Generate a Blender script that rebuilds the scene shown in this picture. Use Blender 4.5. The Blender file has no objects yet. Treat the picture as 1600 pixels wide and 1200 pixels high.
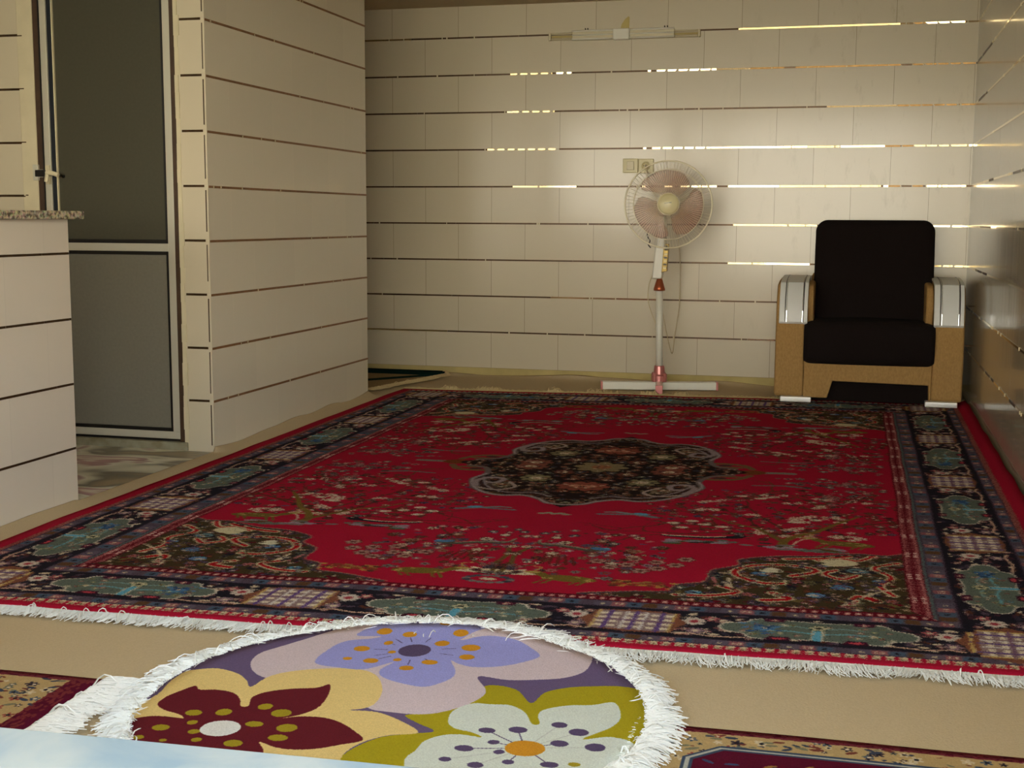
import bpy, bmesh, math, random
import numpy as np
from mathutils import Vector, Matrix, noise

PI = math.pi
sc = bpy.context.scene
C = sc.collection

# ------------------------------------------------------------------ camera, world, light, exposure
FW = Vector((-0.254168, 0.958766, -0.127145))
RT = Vector((0.966434, 0.256867, 0.005024))
UP = Vector((-0.037476, 0.121600, 0.991871))
FPX = 2009.8
EYE = Vector((0, 0, 0.881))
cd = bpy.data.cameras.new('camera')
cam = bpy.data.objects.new('camera', cd)
C.objects.link(cam)
cam.matrix_world = Matrix(((RT.x, UP.x, -FW.x, EYE.x), (RT.y, UP.y, -FW.y, EYE.y), (RT.z, UP.z, -FW.z, EYE.z), (0, 0, 0, 1)))
cd.sensor_width = 36.0
cd.lens = 36.0 * FPX / 1600.0
cd.clip_start = 0.05
sc.camera = cam

sc.view_settings.view_transform = 'Standard'
sc.view_settings.look = 'None'
sc.view_settings.gamma = 1.0
sc.view_settings.use_curve_mapping = False
sc.view_settings.exposure = 0.15
sc.cycles.use_denoising = True
sc.cycles.max_bounces = 10
sc.cycles.diffuse_bounces = 6
sc.cycles.glossy_bounces = 5
sc.cycles.sample_clamp_indirect = 8.0

w = bpy.data.worlds.new('daylight')
sc.world = w
w.use_nodes = True
nt = w.node_tree
nt.nodes.clear()
tc = nt.nodes.new('ShaderNodeTexCoord')
sp = nt.nodes.new('ShaderNodeSeparateXYZ')
mr = nt.nodes.new('ShaderNodeMapRange')
mr.inputs['From Min'].default_value = -0.3
mr.inputs['From Max'].default_value = 0.9
cr = nt.nodes.new('ShaderNodeValToRGB')
e = cr.color_ramp.elements
e[0].position = 0.0; e[0].color = (0.62, 0.50, 0.30, 1)
e[1].position = 1.0; e[1].color = (0.66, 0.88, 1.16, 1)
for p, c in ((0.24, (0.92, 0.85, 0.68)), (0.36, (1.0, 0.94, 0.80)), (0.5, (0.78, 0.93, 1.08))):
    q = e.new(p); q.color = (*c, 1)
bg = nt.nodes.new('ShaderNodeBackground')
bg.inputs['Strength'].default_value = 13.0
wo = nt.nodes.new('ShaderNodeOutputWorld')
nt.links.new(tc.outputs['Generated'], sp.inputs[0])
nt.links.new(sp.outputs['Z'], mr.inputs['Value'])
nt.links.new(mr.outputs[0], cr.inputs[0])
nt.links.new(cr.outputs[0], bg.inputs['Color'])
nt.links.new(bg.outputs[0], wo.inputs['Surface'])

def portal(name, loc, rot, sx, sy):                 # lets the sky in through a real opening, gives no light of its own
    l = bpy.data.lights.new(name, 'AREA')
    l.shape = 'RECTANGLE'; l.size = sx; l.size_y = sy
    l.cycles.is_portal = True
    o = bpy.data.objects.new(name, l)
    o.location = loc; o.rotation_euler = rot
    C.objects.link(o)

# ------------------------------------------------------------------ helpers
YB, XR, XP, YF, YN, YC, ZC = 6.8615, 0.545, -2.312, 5.933, 4.34, 3.456, 2.022

def ray(px, py):
    return FW + RT * ((px - 800) / FPX) - UP * ((py - 600) / FPX)
def atY(px, py, Y):
    d = ray(px, py); return EYE + d * (Y / d.y)
def atZ(px, py, Z):
    d = ray(px, py); return EYE + d * ((Z - EYE.z) / d.z)
def lin(c):
    return tuple(((v / 255 + 0.055) / 1.055) ** 2.4 if v > 10 else v / 255 / 12.92 for v in c)

class MB:
    def __init__(s):
        s.b = bmesh.new(); s.mi = 0
    def face(s, vs):
        try:
            f = s.b.faces.new(vs); f.material_index = s.mi; return f
        except ValueError:
            return None
    def box(s, x0, x1, y0, y1, z0, z1, M=None):
        v = [Vector((x, y, z)) for x in (x0, x1) for y in (y0, y1) for z in (z0, z1)]
        if M: v = [M @ p for p in v]
        v = [s.b.verts.new(p) for p in v]
        for q in ((0, 1, 3, 2), (4, 6, 7, 5), (0, 4, 5, 1), (2, 3, 7, 6), (0, 2, 6, 4), (1, 5, 7, 3)):
            s.face([v[i] for i in q])
        return s
    def tube(s, pts, r, n=8, closed=False, cap=True):
        pts = [Vector(p) for p in pts]; R = r if isinstance(r, (list, tuple)) else [r] * len(pts)
        rings = []; m = len(pts); prev = None
        for i, p in enumerate(pts):
            if closed: t = pts[(i + 1) % m] - pts[i - 1]
            else: t = pts[min(i + 1, m - 1)] - pts[max(i - 1, 0)]
            t.normalize()
            if prev is None:
                a = t.cross(Vector((0, 0, 1)))
                if a.length < 0.05: a = t.cross(Vector((1, 0, 0)))
            else:
                a = prev - t * prev.dot(t)
            a.normalize(); prev = a; b = t.cross(a)
            rings.append([s.b.verts.new(p + (a * math.cos(2 * PI * k / n) + b * math.sin(2 * PI * k / n)) * R[i]) for k in range(n)])
        for i in range(m if closed else m - 1):
            A, B = rings[i], rings[(i + 1) % m]
            for k in range(n):
                s.face([A[k], A[(k + 1) % n], B[(k + 1) % n], B[k]])
        if cap and not closed:
            s.face(rings[0][::-1]); s.face(rings[-1])
        return s
    def lathe(s, prof, M=None, n=32):                # prof: (r, z) list about local z
        rings = []
        for r, z in prof:
            if r < 1e-5:
                p = Vector((0, 0, z)); rings.append([s.b.verts.new(M @ p if M else p)])
            else:
                ring = []
                for k in range(n):
                    p = Vector((r * math.cos(2 * PI * k / n), r * math.sin(2 * PI * k / n), z))
                    ring.append(s.b.verts.new(M @ p if M else p))
                rings.append(ring)
        for A, B in zip(rings, rings[1:]):
            if len(A) == 1 and len(B) == 1: continue
            for k in range(n):
                k2 = (k + 1) % n
                if len(A) == 1: s.face([A[0], B[k2], B[k]])
                elif len(B) == 1: s.face([A[k], A[k2], B[0]])
                else: s.face([A[k], A[k2], B[k2], B[k]])
        if len(rings[0]) > 1: s.face(rings[0][::-1])
        if len(rings[-1]) > 1: s.face(rings[-1])
        return s
    def prism(s, poly, a0, a1, axis='x'):            # poly (p, q) extruded along axis
        def P(p, q, a):
            return {'x': (a, p, q), 'y': (p, a, q), 'z': (p, q, a)}[axis]
        A = [s.b.verts.new(P(p, q, a0)) for p, q in poly]
        B = [s.b.verts.new(P(p, q, a1)) for p, q in poly]
        n = len(poly)
        s.face(A[::-1]); s.face(B)
        for i in range(n):
            s.face([A[i], A[(i + 1) % n], B[(i + 1) % n], B[i]])
        return s
    def build(s, name, mats, parent=None, bevel=0, smooth=False, seg=2, **props):
        bmesh.ops.recalc_face_normals(s.b, faces=s.b.faces)
        me = bpy.data.meshes.new(name)
        s.b.to_mesh(me); s.b.free()
        for m in (mats if isinstance(mats, (list, tuple)) else [mats]): me.materials.append(m)
        o = bpy.data.objects.new(name, me)
        C.objects.link(o)
        if parent is not None:
            o.parent = parent
            o.matrix_parent_inverse = Matrix.Translation(-parent.location)
        if smooth:
            for p in me.polygons: p.use_smooth = True
        if bevel:
            md = o.modifiers.new('bevel', 'BEVEL'); md.width = bevel; md.segments = seg
            md.limit_method = 'ANGLE'; md.angle_limit = math.radians(35)
            for p in me.polygons: p.use_smooth = True
            wn = o.modifiers.new('wn', 'WEIGHTED_NORMAL'); wn.keep_sharp = True
        for k, v in props.items(): o[k] = v
        return o

def tag(o, label, cat, group=None):
    o['label'] = label; o['category'] = cat
    if group: o['group'] = group
    return o
def thing(name, label, cat, loc, group=None):
    o = bpy.data.objects.new(name, None); o.empty_display_size = 0.1
    o.location = loc; C.objects.link(o)
    return tag(o, label, cat, group)
def struct(o):
    o['kind'] = 'structure'; return o

# ------------------------------------------------------------------ materials
def mat(name, col, rough=0.5, metal=0.0, spec=0.5, **kw):
    m = bpy.data.materials.new(name); m.use_nodes = True
    b = m.node_tree.nodes['Principled BSDF']
    b.inputs['Base Color'].default_value = (*lin(col), 1)
    b.inputs['Roughness'].default_value = rough
    b.inputs['Metallic'].default_value = metal
    b.inputs['Specular IOR Level'].default_value = spec
    for k, v in kw.items(): b.inputs[k.replace('_', ' ')].default_value = v
    return m
def noisy(m, scale, amt, bump=0.0, stretch=(1, 1, 1), detail=4, col2=None, bdist=0.002):
    nt = m.node_tree; N = nt.nodes; L = nt.links; b = N['Principled BSDF']
    tc = N.new('ShaderNodeTexCoord'); mp = N.new('ShaderNodeMapping'); mp.inputs['Scale'].default_value = stretch
    nz = N.new('ShaderNodeTexNoise'); nz.inputs['Scale'].default_value = scale; nz.inputs['Detail'].default_value = detail
    L.new(tc.outputs['Object'], mp.inputs[0]); L.new(mp.outputs[0], nz.inputs['Vector'])
    if amt or col2:
        rp = N.new('ShaderNodeValToRGB')
        c = tuple(b.inputs['Base Color'].default_value)
        rp.color_ramp.elements[0].position = 0.3; rp.color_ramp.elements[1].position = 0.7
        rp.color_ramp.elements[0].color = (*lin(col2), 1) if col2 else tuple(v * (1 - amt) for v in c[:3]) + (1,)
        rp.color_ramp.elements[1].color = c
        L.new(nz.outputs['Fac'], rp.inputs[0])
        src = b.inputs['Base Color'].links
        L.new(rp.outputs[0], b.inputs['Base Color'])
    if bump:
        bp = N.new('ShaderNodeBump'); bp.inputs['Strength'].default_value = bump; bp.inputs['Distance'].default_value = bdist
        L.new(nz.outputs['Fac'], bp.inputs['Height']); L.new(bp.outputs[0], b.inputs['Normal'])
    return m

TILE = (201, 190, 164)
def tile_mat(name, axis, phase, x0, col=TILE, rough=0.22, stains=0.0, wavy=0.06, mortar=(128, 112, 80), msize=0.0011):
    m = mat(name, col, rough, 0, 0.5)
    nt = m.node_tree; N = nt.nodes; L = nt.links; b = N['Principled BSDF']
    tc = N.new('ShaderNodeTexCoord'); sx = N.new('ShaderNodeSeparateXYZ'); L.new(tc.outputs['Object'], sx.inputs[0])
    cx = N.new('ShaderNodeCombineXYZ')
    a = N.new('ShaderNodeMath'); a.operation = 'SUBTRACT'; a.inputs[1].default_value = x0 - 40 * 0.3811
    L.new(sx.outputs[axis], a.inputs[0])
    z = N.new('ShaderNodeMath'); z.operation = 'SUBTRACT'; z.inputs[1].default_value = phase - 2.0
    L.new(sx.outputs['Z'], z.inputs[0])
    L.new(a.outputs[0], cx.inputs[0]); L.new(z.outputs[0], cx.inputs[1])
    bt = N.new('ShaderNodeTexBrick')
    bt.offset = 0.5; bt.offset_frequency = 2; bt.squash = 1
    bt.inputs['Scale'].default_value = 1.0; bt.inputs['Brick Width'].default_value = 0.3811; bt.inputs['Row Height'].default_value = 0.2
    bt.inputs['Mortar Size'].default_value = msize; bt.inputs['Mortar Smooth'].default_value = 0.2; bt.inputs['Bias'].default_value = 0
    c = lin(col)
    bt.inputs['Color1'].default_value = (*c, 1); bt.inputs['Color2'].default_value = (*[v * 0.95 for v in c], 1)
    bt.inputs['Mortar'].default_value = (*lin(mortar), 1)
    L.new(cx.outputs[0], bt.inputs['Vector'])
    out = bt.outputs['Color']
    if stains:
        mp = N.new('ShaderNodeMapping'); mp.inputs['Scale'].default_value = (7, 7, 2.2)
        L.new(tc.outputs['Object'], mp.inputs[0])
        nz = N.new('ShaderNodeTexNoise'); nz.inputs['Scale'].default_value = 1.6; nz.inputs['Detail'].default_value = 8; nz.inputs['Roughness'].default_value = 0.7
        L.new(mp.outputs[0], nz.inputs['Vector'])
        rp = N.new('ShaderNodeValToRGB'); rp.color_ramp.elements[0].position = 0.56; rp.color_ramp.elements[1].position = 0.72
        L.new(nz.outputs['Fac'], rp.inputs[0])
        xr = N.new('ShaderNodeMapRange'); xr.inputs['From Min'].default_value = -0.8; xr.inputs['From Max'].default_value = -0.1
        L.new(sx.outputs['X'], xr.inputs['Value'])
        mu = N.new('ShaderNodeMath'); mu.operation = 'MULTIPLY'; L.new(rp.outputs[0], mu.inputs[0]); L.new(xr.outputs[0], mu.inputs[1])
        m2 = N.new('ShaderNodeMath'); m2.operation = 'MULTIPLY'; m2.inputs[1].default_value = stains; L.new(mu.outputs[0], m2.inputs[0])
        mx = N.new('ShaderNodeMixRGB'); mx.inputs['Color2'].default_value = (*lin((150, 138, 104)), 1)
        L.new(m2.outputs[0], mx.inputs[0]); L.new(out, mx.inputs['Color1']); out = mx.outputs[0]
    L.new(out, b.inputs['Base Color'])
    mp = N.new('ShaderNodeMapping'); mp.inputs['Scale'].default_value = (12, 12, 0.6)
    L.new(tc.outputs['Object'], mp.inputs[0])
    nz = N.new('ShaderNodeTexNoise'); nz.inputs['Scale'].default_value = 1.5; nz.inputs['Detail'].default_value = 2
    L.new(mp.outputs[0], nz.inputs['Vector'])
    bp = N.new('ShaderNodeBump'); bp.inputs['Strength'].default_value = wavy; bp.inputs['Distance'].default_value = 0.02
    L.new(nz.outputs['Fac'], bp.inputs['Height'])
    b2 = N.new('ShaderNodeBump'); b2.invert = True; b2.inputs['Strength'].default_value = 0.4; b2.inputs['Distance'].default_value = 0.001
    L.new(bt.outputs['Fac'], b2.inputs['Height']); L.new(bp.outputs[0], b2.inputs['Normal'])
    L.new(b2.outputs[0], b.inputs['Normal'])
    b.inputs['Coat Weight'].default_value = 0.35; b.inputs['Coat Roughness'].default_value = 0.11 if axis == 'X' else 0.06
    return m

M = {}
M['tile_back'] = tile_mat('glazed tile back', 'X', 0.0566, -2.5122, stains=0.5, rough=0.3)
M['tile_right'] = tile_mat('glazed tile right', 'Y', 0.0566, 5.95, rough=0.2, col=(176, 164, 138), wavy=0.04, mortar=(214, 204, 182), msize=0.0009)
M['tile_side'] = tile_mat('glazed tile side', 'Y', 0.1937, 4.52, rough=0.35, col=(226, 219, 198), mortar=(236, 228, 206), msize=0.0007)
M['tile_pillar'] = tile_mat('glazed tile pillar', 'X', 0.1963, -2.26, rough=0.35, mortar=(222, 215, 198), msize=0.0004)
M['tile_door'] = tile_mat('glazed tile door wall', 'X', 0.1605, -3.0931, rough=0.35, mortar=(200, 190, 160), msize=0.0006)
M['tile_counter'] = tile_mat('glazed tile counter', 'Y', 0.1709, 3.33, rough=0.35, col=(216, 206, 189), mortar=(196, 188, 172), msize=0.0006)
M['plaster'] = noisy(mat('yellowed plaster', (208, 197, 164), 0.8), 14, 0.10, 0.3)
M['cement'] = noisy(mat('pale cement', (190, 172, 112), 0.85), 9, 0.2, 0.4)
M['ceiling'] = noisy(mat('ceiling paint', (196, 180, 146), 0.9), 5, 0.08)
M['outer'] = noisy(mat('outer render', (190, 170, 130), 0.9), 5, 0.1)
M['ground'] = noisy(mat('courtyard concrete', (170, 150, 115), 0.9), 4, 0.15)
M['strip'] = noisy(mat('polished trim metal', (236, 214, 172), 0.12, 1.0), 60, 0.12)
M['strip_dark_refl'] = noisy(mat('dark reflection trim metal', (84, 62, 38), 0.35, 0.6), 40, 0.4)  # same shiny strip, with dark surroundings it mirrors put into the colour
M['strip_warm_refl'] = noisy(mat('warm reflection trim metal', (216, 190, 134), 0.3, 1.0), 70, 0.3)  # same shiny strip, warm reflection put into the colour
M['strip_dim_refl'] = noisy(mat('dim reflection trim metal', (150, 116, 70), 0.4, 0.9), 60, 0.4)  # same shiny strip, dimmer reflection put into the colour
M['strip_brown'] = noisy(mat('brown joint strip', (150, 110, 70), 0.5, 0.3), 40, 0.3)
M['alu'] = mat('painted aluminium', (200, 196, 178), 0.35, 0.25)
M['brown'] = noisy(mat('brown jamb', (70, 50, 32), 0.6), 30, 0.3)
M['gasket'] = mat('black gasket', (16, 14, 12), 0.5)
M['bluegask'] = mat('dark blue gasket', (30, 36, 44), 0.35)
M['cream'] = mat('cream plastic', (214, 204, 170), 0.35)
M['stone'] = noisy(mat('grey threshold stone', (150, 148, 128), 0.5), 18, 0.35, 0.2, col2=(120, 112, 84))
def glass_mat(name, col, rough):
    m = mat(name, col, rough, 0.0, 0.3)
    noisy(m, 90, 0.1, 0.15, bdist=0.0005)
    return m
M['glass_up'] = glass_mat('dark frosted glass', (72, 70, 56), 0.5)
M['glass_lo'] = glass_mat('floor lit frosted glass', (124, 121, 108), 0.38)  # paler than the upper pane: reflected floor light put into the colour

# ------------------------------------------------------------------ the setting
def slab(name, mats, x0, x1, y0, y1, z0, z1, pick=None):
    m = MB().box(x0, x1, y0, y1, z0, z1)
    if pick:
        bmesh.ops.recalc_face_normals(m.b, faces=m.b.faces)
        for f in m.b.faces: f.material_index = pick(f.normal)
    return struct(m.build(name, mats))
T = 0.12
slab('floor', M['ground'], -4.7, XR + T, 0.6, YB + T, -0.1, 0.0)
slab('ceiling', M['ceiling'], -4.7, XR + T, -1.6, YB + T, ZC, ZC + 0.15)  # runs on past the front wall as an added porch roof, cutting sky light
slab('wall_back', M['tile_back'], -3.7, XR + T, YB, YB + T, 0, ZC)
slab('wall_right', M['tile_right'], XR, XR + T, 0.8, YB, 0, ZC)
slab('baseboard_back', M['cement'], -3.6, XR, YB - 0.005, YB, 0, 0.0566)
# partition with its end pillar beside the door
def pk(n): return 1 if abs(n.y) > 0.5 else 0
slab('wall_partition', [M['tile_side'], M['tile_pillar']], -2.42, XP, YN, YF, 0, ZC, pk)
slab('wall_niche', M['plaster'], -3.7, -2.42, YF - 0.12, YF, 0, ZC)
slab('wall_niche_end', M['plaster'], -3.7, -3.6, YF, YB, 0, ZC)
slab('wall_door_side', M['tile_door'], -4.6, -3.093, YN, YN + 0.14, 0, ZC)
slab('wall_left', M['outer'], -4.7, -4.6, 0.8, YN + 0.14, 0, ZC)
# front wall with the openings the daylight comes through
slab('wall_front_low', M['outer'], -1.25, XR, 0.82, 1.0, 0, 0.35)
slab('wall_front_pier', M['outer'], -1.34, -1.25, 0.82, 1.0, 0, ZC)
slab('wall_front_window_low', M['outer'], -1.66, -1.34, 0.82, 1.0, 0, 0.9)
slab('wall_front_mid', M['outer'], -1.8, -1.66, 0.82, 1.0, 0, ZC)
slab('wall_front_mid_low', M['outer'], -2.9, -1.8, 0.82, 1.0, 0, 0.8)
slab('wall_front_left', M['outer'], -4.6, -2.9, 0.82, 1.0, 0, ZC)
slab('ground', M['ground'], -12, 12, -14, 0.6, -0.15, -0.02)
mm = MB()
for k in range(1, 5):
    mm.box(-1.66 + 0.064 * k - 0.005, -1.66 + 0.064 * k + 0.005, 0.88, 0.91, 0.9, ZC)
struct(mm.build('window_1', M['alu']))
portal('portal_front', (-0.35, 0.9, 1.19), (math.radians(-90), 0, 0), 1.8, 1.66)
portal('portal_mid', (-2.4, 0.9, 1.41), (math.radians(-90), 0, 0), 1.2, 1.22)

# plaster beside the door, dark strip standing in for the tile-edge gap
random.seed(4)
m = MB()
m.box(-3.093, -3.026, YN - 0.002, YN + 0.14, 0, ZC)
struct(m.build('trim_1', M['plaster'], bevel=0.003))
m = MB()
zz = 0.0
while zz < ZC:
    h = random.uniform(0.03, 0.09); d = random.uniform(0, 0.006)
    m.box(-2.434, -2.416 + random.uniform(-0.004, 0.004), YN - d, YN + 0.1, zz, min(ZC, zz + h)); zz += h
struct(m.build('trim_2', M['plaster']))
m = MB(); zz = 0.08
for k in range(9):
    z0 = 0.1963 + 0.2 * (k - 1) + 0.02
    m.box(XP - 0.011, XP - 0.0065 - 0.001 * (k % 2), YN - 0.0012, YN + 0.001, max(0.02, z0 + random.uniform(0, 0.03)), z0 + 0.165)
struct(m.build('trim_3', M['brown']))

# ------------------------------------------------------------------ metal strips let into every horizontal joint
def oriented_piece(m, c, along, nrm, L, h=0.0085, t=0.004):
    nrm = nrm.normalized(); a = (along - nrm * along.dot(nrm)).normalized(); u = nrm.cross(a)
    Mx = Matrix(((a.x, nrm.x, u.x, c.x), (a.y, nrm.y, u.y, c.y), (a.z, nrm.z, u.z, c.z), (0, 0, 0, 1)))
    m.box(-L / 2, L / 2, -t, t * 0.5, -h / 2, h / 2, Mx)
def strips(name, pt, a0, a1, along, out, zs, bright, joints=0.0, seed=1, dots=0.02, dull=(), dm='strip_dark_refl'):
    """pt(a, z) -> point on the wall; bright: (row, a0, a1, target) pieces set to catch the light"""
    rnd = random.Random(seed); m = MB()
    for r, z in enumerate(zs):
        br = sorted([b for b in bright if b[0] == r], key=lambda q: q[1])
        a = a0
        while a < a1 - 1e-4:
            hit = [b for b in br if b[1] <= a + 1e-4 < b[2]]
            nxt = min([b[1] for b in br if b[1] > a + 1e-4] + [a1])
            if hit:
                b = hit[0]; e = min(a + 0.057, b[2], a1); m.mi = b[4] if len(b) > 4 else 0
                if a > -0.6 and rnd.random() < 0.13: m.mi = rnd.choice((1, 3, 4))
                c = pt((a + e) / 2, z)
                tgt = Vector(b[3]) + Vector((rnd.gauss(0, 0.05), 0, rnd.gauss(0, 0.05)))
                n = (tgt - c).normalized() + (EYE - c).normalized()
                n.normalize()
                ln = e - a - (0.007 if (r in (1, 3) and a < -0.65 and b[3][2] > 1.1) else 0.003 if rnd.random() < 0.3 else 0)
            else:
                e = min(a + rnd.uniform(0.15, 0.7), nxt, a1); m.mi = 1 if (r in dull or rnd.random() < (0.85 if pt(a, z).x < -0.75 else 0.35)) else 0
                c = pt((a + e) / 2, z)
                n = (out + Vector((0, 0, rnd.uniform(-0.03, 0.03)))).normalized()
                ln = e - a - 0.0012
            if ln > 0.003: oriented_piece(m, c, along, n, ln)
            a = e
        # dabs of grout on the strip
        k = int((a1 - a0) * 3)
        m.mi = 2
        for _ in range(k):
            q = rnd.uniform(a0, a1); c = pt(q, z)
            oriented_piece(m, c + out * 0.002, along, out, rnd.uniform(0.003, 0.008), 0.011, 0.004)
    return struct(m.build(name, [M['strip'], M[dm], M['plaster'], M['strip_warm_refl'], M['strip_dim_refl']]))

zsb = [1.8566 - 0.2 * k for k in range(10)]
def bx(px, k): return atY(px, {0: 50, 1: 110, 2: 171, 3: 232, 4: 292, 5: 291, 6: 351, 7: 410, 8: 465}[k], YB).x
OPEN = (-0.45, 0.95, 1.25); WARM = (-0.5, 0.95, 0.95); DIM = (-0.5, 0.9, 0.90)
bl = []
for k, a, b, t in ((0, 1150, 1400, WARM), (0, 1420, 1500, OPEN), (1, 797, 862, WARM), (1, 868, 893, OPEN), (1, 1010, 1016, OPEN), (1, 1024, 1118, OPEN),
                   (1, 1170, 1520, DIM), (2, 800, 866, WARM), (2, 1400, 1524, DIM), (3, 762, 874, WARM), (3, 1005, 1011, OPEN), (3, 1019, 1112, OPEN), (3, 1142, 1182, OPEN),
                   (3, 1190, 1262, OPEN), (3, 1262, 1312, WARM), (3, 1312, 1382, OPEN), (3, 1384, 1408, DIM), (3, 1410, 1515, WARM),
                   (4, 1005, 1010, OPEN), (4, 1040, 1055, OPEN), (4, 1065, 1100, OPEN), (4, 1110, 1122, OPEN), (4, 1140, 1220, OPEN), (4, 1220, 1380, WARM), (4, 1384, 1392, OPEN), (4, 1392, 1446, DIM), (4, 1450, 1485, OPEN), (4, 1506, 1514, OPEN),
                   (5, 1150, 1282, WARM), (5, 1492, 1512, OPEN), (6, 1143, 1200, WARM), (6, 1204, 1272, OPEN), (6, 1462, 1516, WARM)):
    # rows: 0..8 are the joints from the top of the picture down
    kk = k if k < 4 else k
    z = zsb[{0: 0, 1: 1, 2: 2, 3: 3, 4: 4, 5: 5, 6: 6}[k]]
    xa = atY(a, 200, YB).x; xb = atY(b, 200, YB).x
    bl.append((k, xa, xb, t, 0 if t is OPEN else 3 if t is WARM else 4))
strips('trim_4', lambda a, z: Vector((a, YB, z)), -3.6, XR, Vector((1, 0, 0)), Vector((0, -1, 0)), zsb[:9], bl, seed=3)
strips('trim_5', lambda a, z: Vector((XR, a, z)), 1.0, YB, Vector((0, 1, 0)), Vector((-1, 0, 0)), zsb[:9], [], seed=5)
strips('trim_6', lambda a, z: Vector((XP, a, z)), YN + 0.004, YF, Vector((0, 1, 0)), Vector((1, 0, 0)), [0.1937 + 0.2 * k for k in range(9)], [], seed=7, dull=range(9), dm='strip_brown')
strips('trim_7', lambda a, z: Vector((a, YN, z)), -2.412, XP - 0.014, Vector((1, 0, 0)), Vector((0, -1, 0)), [0.1963 + 0.2 * k for k in range(9)], [], seed=8, dull=range(9))
strips('trim_8', lambda a, z: Vector((a, YN, z)), -4.6, -3.07, Vector((1, 0, 0)), Vector((0, -1, 0)), [0.1605 + 0.2 * k for k in range(9)], [], seed=9, dull=range(9))

# ------------------------------------------------------------------ door: dark glazed leaf in a pale aluminium frame
DY = YN + 0.006
m = MB().box(-2.998, -2.456, DY, DY + 0.03, 0.043, 0.0712)
m.box(-3.0, -2.973, DY, DY + 0.03, 0.0712, 1.98).box(-2.486, -2.456, DY, DY + 0.03, 0.0712, 1.98)
m.box(-2.970, -2.486, DY, DY + 0.03, 0.754, 0.7835).box(-2.970, -2.486, DY, DY + 0.03, 1.95, 1.98)
door = struct(m.build('door_1', M['alu'], bevel=0.0015))
g = MB().box(-2.949, -2.495, DY + 0.010, DY + 0.018, 0.797, 1.95); g.build('upper_pane', M['glass_up'], door)
g = MB().box(-2.962, -2.495, DY + 0.010, DY + 0.018, 0.083, 0.742); g.build('lower_pane', M['glass_lo'], door)
g = MB().box(-2.970, -2.949, DY + 0.004, DY + 0.02, 0.7835, 1.95); g.build('glazing_bead', M['bluegask'], door)
g = MB().box(-2.950, -2.9455, DY + 0.001, DY + 0.02, 0.7835, 1.95); g.build('bead_glint', M['cream'], door)  # cream sliver modelled in place of the glint beside the glass
g = MB()
for x0, x1, z0, z1 in ((-2.496, -2.486, 0.0712, 0.754), (-2.496, -2.486, 0.7835, 1.95), (-2.970, -2.496, 0.7835, 0.798), (-2.970, -2.496, 0.741, 0.754), (-2.970, -2.496, 0.0712, 0.084), (-2.970, -2.960, 0.084, 0.741)):
    g.box(x0, x1, DY + 0.003, DY + 0.02, z0, z1)
g.box(-3.0, -2.45, DY + 0.002, DY + 0.03, 0.034, 0.043)
g.build('gasket', M['gasket'], door)
g = MB().box(-3.026, -2.999, YN + 0.003, YN + 0.12, 0.03, ZC).box(-2.455, -2.434, YN + 0.003, YN + 0.12, 0.03, ZC).box(-3.026, -2.44, YN + 0.07, YN + 0.12, 0.0, 0.036)
g.build('jamb', M['brown'], door)
g = MB().box(-3.004, -2.999, YN + 0.002, YN + 0.08, 0.03, ZC); g.build('hinge_edge', M['gasket'], door)
h = MB()
h.box(-2.992, -2.974, DY - 0.010, DY, 1.005, 1.075)
h.tube([(-2.975, DY - 0.005, 1.045), (-2.960, DY - 0.045, 1.045)], 0.008, 10)
h.tube([(-2.962, DY - 0.045, 1.048), (-2.935, DY - 0.048, 1.044), (-2.910, DY - 0.048, 1.036)], 0.0085, 10)
h.tube([(-2.960, DY - 0.045, 1.04), (-2.966, DY - 0.044, 1.012)], 0.0075, 10)
h.build('door_handle', M['cream'], door, bevel=0.001)
h = MB().box(-3.044, -3.022, YN - 0.008, YN + 0.01, 1.018, 1.078); h.box(-3.03, -3.004, YN - 0.004, YN + 0.03, 1.03, 1.06)
h.build('strike_plate', [M['alu']], door, bevel=0.002)
h = MB().box(-3.034, -2.99, YN - 0.010, YN + 0.02, 1.032, 1.058); h.build('latch_tongue', M['gasket'], door, bevel=0.003)
h = MB().tube([(-2.925, DY + 0.012, 1.035), (-2.925, DY - 0.006, 1.035)], 0.006, 10); h.build('handle_reflection', M['gasket'], door)  # dark stub standing in for the handle's reflection in the pane
struct(MB().box(-3.026, -2.42, YN - 0.012, YN + 0.14, 0, 0.034).build('trim_9', M['stone'], bevel=0.004))

# ------------------------------------------------------------------ tiled counter with a granite top
ct = thing('kitchen_counter', 'low wall-like counter clad in cream tiles with a speckled granite top, left foreground', 'counter', (-2.52, 2.4, 0))
MB().box(-2.73, -2.313, 1.3, YC, 0.0, 0.874).build('tiled_body', M['tile_counter'], ct, bevel=0.0015)
gr = mat('speckled granite', (170, 158, 132), 0.35)
nt_ = gr.node_tree; N = nt_.nodes; L = nt_.links
tcx = N.new('ShaderNodeTexCoord')
vo = N.new('ShaderNodeTexVoronoi'); vo.inputs['Scale'].default_value = 130
nz = N.new('ShaderNodeTexNoise'); nz.inputs['Scale'].default_value = 75; nz.inputs['Detail'].default_value = 6
L.new(tcx.outputs['Object'], vo.inputs['Vector']); L.new(tcx.outputs['Object'], nz.inputs['Vector'])
rp = N.new('ShaderNodeValToRGB'); rp.color_ramp.elements[0].position = 0.40; rp.color_ramp.elements[0].color = (*lin((88, 76, 60)), 1)
rp.color_ramp.elements[1].position = 0.56; rp.color_ramp.elements[1].color = (*lin((206, 194, 166)), 1)
L.new(nz.outputs['Fac'], rp.inputs[0])
mx = N.new('ShaderNodeMixRGB'); mx.blend_type = 'MULTIPLY'; mx.inputs[0].default_value = 0.35
L.new(rp.outputs[0], mx.inputs['Color1']); L.new(vo.outputs['Color'], mx.inputs['Color2']); L.new(mx.outputs[0], N['Principled BSDF'].inputs['Base Color'])
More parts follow.
